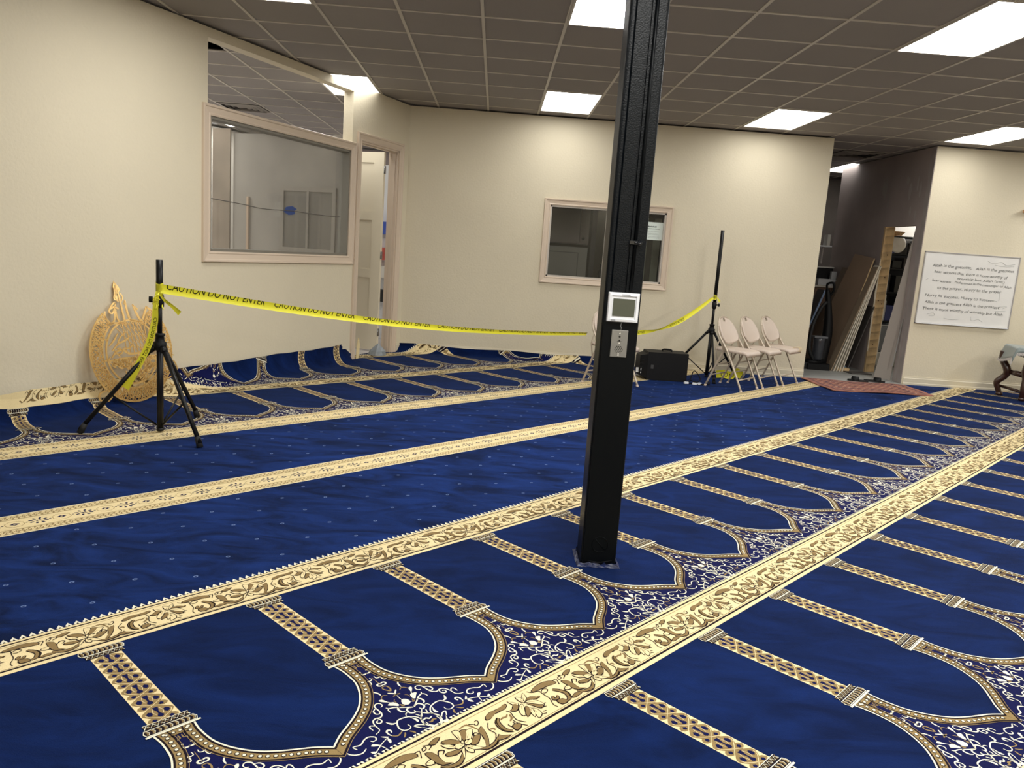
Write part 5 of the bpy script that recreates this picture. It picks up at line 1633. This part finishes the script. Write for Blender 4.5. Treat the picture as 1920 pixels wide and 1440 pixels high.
cb = thing('storage_cabinet', (5.02, 12.42, .014), 0, 'brown wooden cabinet at the end of the storage passage', 'cabinet')
BRN = mat('brown laminate', srgb(92, 66, 48), .5, var=.15, vscale=3)
mb = MB(); mb.box((0, 0, .565), (.66, .46, 1.13)); mb.build('body', BRN, cb)
mb = MB(); mb.box((0, -.02, 1.145), (.72, .52, .03), bev=.004); mb.build('top', mat('pale counter', srgb(176, 170, 160), .4), cb)
for x in (-.165, .165):
    mb = MB(); mb.box((x, -.24, .56), (.31, .018, 1.06), bev=.003); dd = mb.build('door', BRN, cb)
    mb = MB(); mb.tube([(x - math.copysign(.12, x), -.255, .9), (x - math.copysign(.12, x), -.262, 1.0)], .006, n=8); mb.build('handle', ALU, dd)
def sbox(name, c, s, m, label, cat, rz=0, lid=None, grp=None):
    e = thing(name, (c[0], c[1], c[2]), rz, label, cat, grp)
    mb = MB(); mb.box((0, 0, s[2] / 2), s, bev=min(s) * .08); mb.build('body', m, e)
    if lid:
        mb = MB(); mb.box((0, 0, s[2] + .008), (s[0] * 1.06, s[1] * 1.06, .02), bev=.004); mb.build('lid', lid, e)
    return e
ZT = 1.175
sbox('plastic_tray', (5.17, 12.30, ZT), (.30, .22, .10), mat('white tray', srgb(176, 176, 178), .4), 'long whitish plastic tray on the brown cabinet', 'tray')
sbox('printer', (5.14, 12.50, ZT), (.36, .2, .27), BLACKP, 'black office machine behind the tray on the cabinet', 'printer', 0, mat('off-white lid', srgb(196, 194, 188), .5))
sbox('carton', (4.93, 12.42, ZT), (.12, .16, .20), mat('grey carton', srgb(128, 120, 112), .7), 'small grey carton at the left of the cabinet top', 'carton')
sbox('carton', (5.28, 12.28, ZT + .10), (.08, .06, .12), mat('pale carton', srgb(176, 178, 180), .6), 'small pale carton standing on the plastic tray', 'carton')
wsf = thing('wall_shelf', (5.05, 12.55, 1.78), 0, 'pale wall shelf above the cabinet in the passage', 'shelf')
mb = MB(); mb.box((0, 0, 0), (.42, .25, .022)); mb.build('shelf_board', WHITEP, wsf)
mb = MB(); mb.box((.16, .1, -.14), (.02, .03, .26)); mb.build('bracket', GREYL, wsf)
for k, (x, h, c) in enumerate(((4.98, .15, srgb(110, 86, 64)), (5.03, .13, srgb(160, 150, 130)), (5.07, .16, srgb(84, 74, 66)), (5.20, .17, srgb(220, 218, 210)))):
    sbox('book', (x, 12.50, 1.791), (.024 if k < 3 else .05, .14, h), mat('book cover %d' % k, c, .6), ['brown book at the left on the pale wall shelf', 'cream book between two dark ones on the wall shelf', 'dark book third along on the wall shelf', 'white book standing apart at the end of the wall shelf'][k], 'book', 0, grp='books on the passage wall shelf')

# ------------------------------------------------------------------ storeroom seen through the rough doorway
WIRE = mat('black wire shelving', srgb(24, 24, 26), .4)
sh = thing('wire_shelf', (6.25, 12.15, 0), 0, 'black wire shelving unit in the storeroom', 'shelf unit')
for x in (-.55, .55):
    for y in (-.22, .22):
        mb = MB(); mb.tube([(x, y, .0), (x, y, 2.0)], .012, n=8); mb.build('post', WIRE, sh)
LEV = (.70, 1.14, 1.50, 1.72, 1.98)
for z in LEV:
    mb = MB()
    for y in (-.22, -.11, 0, .11, .22): mb.tube([(-.55, y, z), (.55, y, z)], .006 if abs(y) < .2 else .011, n=6)
    for k in range(24): mb.tube([(-.55 + 1.1 * k / 23, -.22, z + .006), (-.55 + 1.1 * k / 23, .22, z + .006)], .003, n=4)
    mb.build('shelf', WIRE, sh)
TOTE = mat('grey plastic tote', srgb(112, 116, 124), .4)
LIDG = mat('pale grey lid', srgb(172, 174, 176), .4)
sbox('storage_tote', (6.10, 12.10, .23), (.42, .36, .40), TOTE, 'grey plastic tote with a pale lid on the storeroom floor stack', 'storage tote', 0, LIDG)
sbox('drawer_crate', (6.12, 12.10, .014), (.40, .34, .21), mat('off white crate', srgb(190, 190, 186), .5), 'off-white drawer crate under the grey tote', 'crate')
sbox('storage_tote', (6.55, 12.10, .014), (.36, .36, .5), TOTE, 'darker tote standing right of the stacked ones', 'storage tote', 0, LIDG)
rg = random.Random(21)
pal = [srgb(24, 24, 28), srgb(40, 50, 110), srgb(50, 46, 44), srgb(110, 110, 110), srgb(58, 42, 34), srgb(18, 18, 20), srgb(170, 170, 170), srgb(30, 30, 36)]
desc = ['dark', 'blue', 'charcoal', 'grey', 'brown', 'black', 'white', 'slate']
lvn = ['lowest wire shelf', 'second wire shelf', 'third wire shelf', 'fourth wire shelf']
for li, z in enumerate(LEV[:4]):
    x = 5.76; hmax = LEV[li + 1] - z - .05
    n = 0
    while x < 6.72:
        w = rg.uniform(.07, .16); h = rg.uniform(.6, .98) * hmax; ci = rg.choice((0, 0, 2, 2, 3, 4, 5, 5, 6, 7, 1))
        if li == 0 and n == 2: ci = 1
        sbox('stored_box', (x + w / 2, 12.08 + rg.uniform(-.04, .05), z + .011), (w * .92, .26, h), mat('stored ' + desc[ci], pal[ci], .5),
             '%s box, number %s from the left on the %s of the storeroom' % (desc[ci], ['one', 'two', 'three', 'four', 'five', 'six', 'seven', 'eight', 'nine', 'ten', 'eleven', 'twelve'][n], lvn[li]), 'box', rg.uniform(-.1, .1), grp='goods on the %s' % lvn[li])
        x += w + .01; n += 1
mb = MB(); mb.box((6.25, 12.45, .97), (1.15, .02, 1.92)); tag(mb.build('backdrop', mat('dark tarpaulin', srgb(30, 28, 28), .7)), 'dark tarpaulin added behind the wire shelving to darken the gaps in the storeroom', 'backdrop')  # added dark sheet that hides the bright wall between the shelves
e = thing('round_cushion', (6.06, 11.97, 1.74), 0, 'round white cushion propped on the upper storeroom shelf', 'cushion')
mb = MB(); mb.lathe([(.0, -.03), (.10, -.028), (.13, -.01), (.13, .01), (.10, .028), (.0, .03)], (0, 0, .13), 28, 0, RX); mb.build('pad', mat('white fabric', srgb(226, 222, 214), .8), e)
e = thing('wicker_basket', (6.05, 12.10, 1.992), 0, 'brown wicker tray on top of the wire shelving', 'basket')
mb = MB()
for k in range(5): mb.tube([((.10 + .012 * k) * math.cos(a), (.08 + .012 * k) * math.sin(a), .008 + .014 * k) for a in [q * math.pi / 10 for q in range(21)]], .008, n=6)
mb.lathe([(.10, 0), (.10, .008)], (0, 0, 0), 16); mb.build('weave', mat('wicker', srgb(170, 128, 66), .7, var=.3, vscale=40), e)
sbox('white_panel', (6.42, 12.30, 1.74), (.25, .03, .22), WHITEP, 'white sheet standing at the back of the upper storeroom shelf', 'panel')

# ------------------------------------------------------------------ dark office behind the sliding window
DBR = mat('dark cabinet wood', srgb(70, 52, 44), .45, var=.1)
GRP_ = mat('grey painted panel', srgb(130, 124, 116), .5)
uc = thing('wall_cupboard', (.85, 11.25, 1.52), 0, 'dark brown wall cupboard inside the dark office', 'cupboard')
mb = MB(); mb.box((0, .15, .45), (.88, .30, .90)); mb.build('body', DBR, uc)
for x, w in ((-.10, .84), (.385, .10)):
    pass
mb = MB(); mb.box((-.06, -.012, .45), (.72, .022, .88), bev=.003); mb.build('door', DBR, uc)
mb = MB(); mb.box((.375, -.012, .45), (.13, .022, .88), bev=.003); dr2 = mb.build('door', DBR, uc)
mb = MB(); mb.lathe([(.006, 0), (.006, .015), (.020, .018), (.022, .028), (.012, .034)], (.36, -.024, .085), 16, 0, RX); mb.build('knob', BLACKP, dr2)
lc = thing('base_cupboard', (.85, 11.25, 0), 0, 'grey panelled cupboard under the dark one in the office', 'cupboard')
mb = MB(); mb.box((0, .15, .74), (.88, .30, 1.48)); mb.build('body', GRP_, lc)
mb = MB()
for cx, cz, sx, sz in ((0, 1.40, .84, .012), (.31, 1.10, .012, .6), (-.31, 1.10, .012, .6)): mb.box((cx, -.004, cz), (sx if sx < .1 else .62, .008, sz))
mb.build('panel_moulding', mat('moulding grey', srgb(96, 90, 84), .5), lc)  # moulding strips in a darker grey than the panel
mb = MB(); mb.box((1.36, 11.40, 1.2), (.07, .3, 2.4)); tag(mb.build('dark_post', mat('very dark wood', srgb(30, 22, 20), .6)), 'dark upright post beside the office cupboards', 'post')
e = thing('bottle', (1.47, 11.05, 1.0), 0, 'dark bottle silhouette inside the office window', 'bottle')
mb = MB(); mb.lathe([(.035, 0), (.038, .02), (.038, .14), (.016, .20), (.014, .26), (.017, .27)], (0, 0, 0), 16); mb.build('body', BLACKP, e)
mb = MB(); mb.box((1.50, 11.15, .5), (.25, .4, 1.0)); tag(mb.build('low_cabinet', DBR), 'low dark cabinet the bottle stands on in the office', 'cabinet')
GGR = mat('grey green locker', srgb(150, 156, 138), .5)
lk = thing('locker', (2.10, 11.25, 0), 0, 'grey-green metal locker behind the right pane of the office window', 'locker')
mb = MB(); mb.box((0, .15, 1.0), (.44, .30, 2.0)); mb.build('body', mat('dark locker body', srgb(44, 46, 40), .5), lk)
mb = MB(); mb.box((-.09, -.01, 1.0), (.22, .02, 1.9), bev=.004); mb.build('door', GGR, lk)
mb = MB(); mb.box((.15, -.01, 1.0), (.10, .02, 1.9), bev=.004); mb.build('door', GGR, lk)
# paper notice taped inside the pane
nt_ = thing('paper_notice', (1.99, YB + .060, 1.737), 0, 'white printed notice taped inside the right pane of the office window', 'notice')
mb = MB(); mb.box((0, 0, 0), (.211, .0012, .220)); mb.build('sheet', mat('white paper', srgb(222, 232, 226), .7), nt_)
mb = MB()
rg = random.Random(2)
def blurline(x0, x1, z, h):
    x = x0
    while x < x1:
        w = rg.uniform(.004, .010); hh = h * rg.uniform(.6, 1.0); mb.box((x + w / 2, -.0012, z + (hh - h) / 2), (w * .86, .0008, hh)); x += w + rg.uniform(.0005, .002)
blurline(-.095, .014, .056, .018); blurline(-.096, .050, .028, .008)
for z in (-.005, -.03, -.045, -.07, -.085): blurline(-.085, .03 + .03 * rg.random(), z, .003)
mb.build('printing', mat('grey ink', srgb(70, 80, 78), .6), nt_)

# ------------------------------------------------------------------ side room seen through the dusty window
GPT = mat('side room partition', srgb(128, 121, 113), .85, var=.12, vscale=1.6)
def fnP(u, off, z):            # partition running back from the left wall, u = distance behind it
    return P0 + DR * (2.90 + off) + NB * u + Vector((0, 0, z))
def pbox(mb, u0, u1, z0, z1, o0, o1):
    mb.add([fnP(x, o_, z) for o_ in (o0, o1) for x, z in ((u0, z0), (u1, z0), (u1, z1), (u0, z1))],
           [(0, 1, 2, 3), (7, 6, 5, 4), (4, 5, 1, 0), (5, 6, 2, 1), (6, 7, 3, 2), (7, 4, 0, 3)])
mb = MB(); pbox(mb, .126, 1.72, 0, 2.50, 0, .05); struct(mb.build('wall_partition', GPT))
fr_ = thing('interior_window', tuple(fnP(.64, 0, 1.55)), 0, 'dark framed window on the partition inside the side room, seen through the dusty glass', 'window')
mb = MB(); pbox(mb, .30, .97, 1.23, 1.87, -.006, 0); world_child(mb.build('pane', mat('dark far glass', srgb(92, 85, 76), .5), None), fr_)
for q in ((.25, 1.02, 1.87, 1.92), (.25, 1.02, 1.18, 1.23), (.25, .30, 1.23, 1.87), (.97, 1.02, 1.23, 1.87), (.62, .65, 1.23, 1.87)):
    mb = MB(); pbox(mb, *q, -.02, 0); world_child(mb.build('frame', mat('far frame paint', srgb(122, 114, 104), .6), None), fr_)
mb = MB(); pbox(mb, 1.47, 1.50, 1.0, 1.78, -.03, -.005); tag(mb.build('plank', TANB), 'narrow brown plank standing against the partition in the side room', 'board')
mb = MB(); pbox(mb, 1.74, 2.0, .0, 2.55, -.04, -.02); tag(mb.build('leaning_sheet', mat('dusty brown sheet', srgb(112, 98, 84), .8, var=.2, vscale=3)), 'tall brown sheet standing at the left end of the side room partition', 'board')
mb = MB()
mb.tube([LW(.76, .07, 1.64), LW(1.2, .066, 1.618), LW(1.45, .068, 1.60), LW(1.9, .066, 1.61), LW(2.3, .067, 1.60), LW(2.7, .07, 1.603)], .0035, n=6, smooth_path=4)
tag(mb.build('string', mat('grey string', srgb(96, 92, 86), .8)), 'thin grey string stretched across the dusty window', 'string')
mb = MB()
pr = [(-.10, -.02), (-.03, -.045), (.03, -.04), (.075, -.03), (.06, .0), (.10, .02), (.03, .045), (-.04, .035), (-.07, .03), (-.09, .0)]
mb.prism(pr, .0705, .0725, 0, lambda x, z, o_: tuple(LW(1.86 + x, o_, 1.612 + z)))
tag(mb.build('masking_tape', mat('blue masking tape', srgb(48, 70, 126), .6)), 'patch of blue masking tape on the dusty window', 'tape')
# plastic sheet gathered in the doorway
mb = MB()
c0 = LW(3.42, -.03, .012); n = 26
rings = []
rg = random.Random(4)
for h, r in ((0, .10), (.05, .085), (.09, .055), (.12, .024), (.14, .006)):
    rings.append([(c0.x + r * (1 + .22 * math.sin(5 * a + h * 20) + rg.uniform(-.05, .05)) * math.cos(a) + h * .1, c0.y + r * .7 * (1 + .2 * math.cos(4 * a)) * math.sin(a), c0.z + h) for a in [2 * math.pi * k / n for k in range(n)]])
mb.add([p for r_ in rings for p in r_], [(i * n + k, i * n + (k + 1) % n, (i + 1) * n + (k + 1) % n, (i + 1) * n + k) for i in range(4) for k in range(n)] + [tuple(4 * n + k for k in range(n))], 0, False)
tag(mb.build('plastic_bag', mat('grey plastic film', srgb(140, 146, 150), .3, coat=.2)), 'crumpled grey plastic bag on the floor in the open doorway', 'plastic bag')
# white threshold, plus an added white floor that brightens the side room
mb = MB(); 
mb.add([LW(-2.5, .13, .004), LW(9, .13, .004), LW(9, 4.5, .004), LW(-2.5, 4.5, .004)], [(0, 1, 2, 3)])
mb.add([LW(2.98, .0, .004), LW(3.78, .0, .004), LW(3.78, .13, .004), LW(2.98, .13, .004)], [(0, 1, 2, 3)])
struct(mb.build('floor_threshold_bounce', mat('white bounce flooring', srgb(206, 202, 200), .4)))
# stray carpet offcut standing in the doorway corner
mb = MB()
pr = [(2.985, .0), (3.03, .0), (3.045, .08), (3.05, .16), (3.035, .22), (3.018, .245), (3.005, .20), (2.99, .12)]
mb.prism(pr, -.028, -.02, 0, lambda x, z, o_: tuple(LW(x, o_, .01 + z)))
tag(mb.build('carpet_offcut', PILES[1]), 'narrow offcut of patterned carpet standing at the left door jamb', 'carpet offcut')
# shelf with coloured goods glimpsed through the hinge gap
gs = thing('hallway_shelf', tuple(LW(4.75, .35, 0)), -math.atan2(DR.x, DR.y), 'white shelf of coloured goods glimpsed past the door hinges', 'shelf')
mb = MB(); mb.box((-.2, .15, 1.2), (1.1, .04, 2.4)); mb.build('back_panel', WHITEP, gs)
for z, c, nm in ((1.55, srgb(60, 90, 190), 'blue_carton'), (1.2, srgb(200, 90, 80), 'red_carton'), (.95, srgb(230, 228, 222), 'white_carton'), (.62, srgb(24, 24, 26), 'black_case')):
    mb = MB(); mb.box((-.2, .07, z), (.9, .10, .17), bev=.01); mb.build(nm, mat('goods ' + nm, c, .5), gs)
# door stop hardware
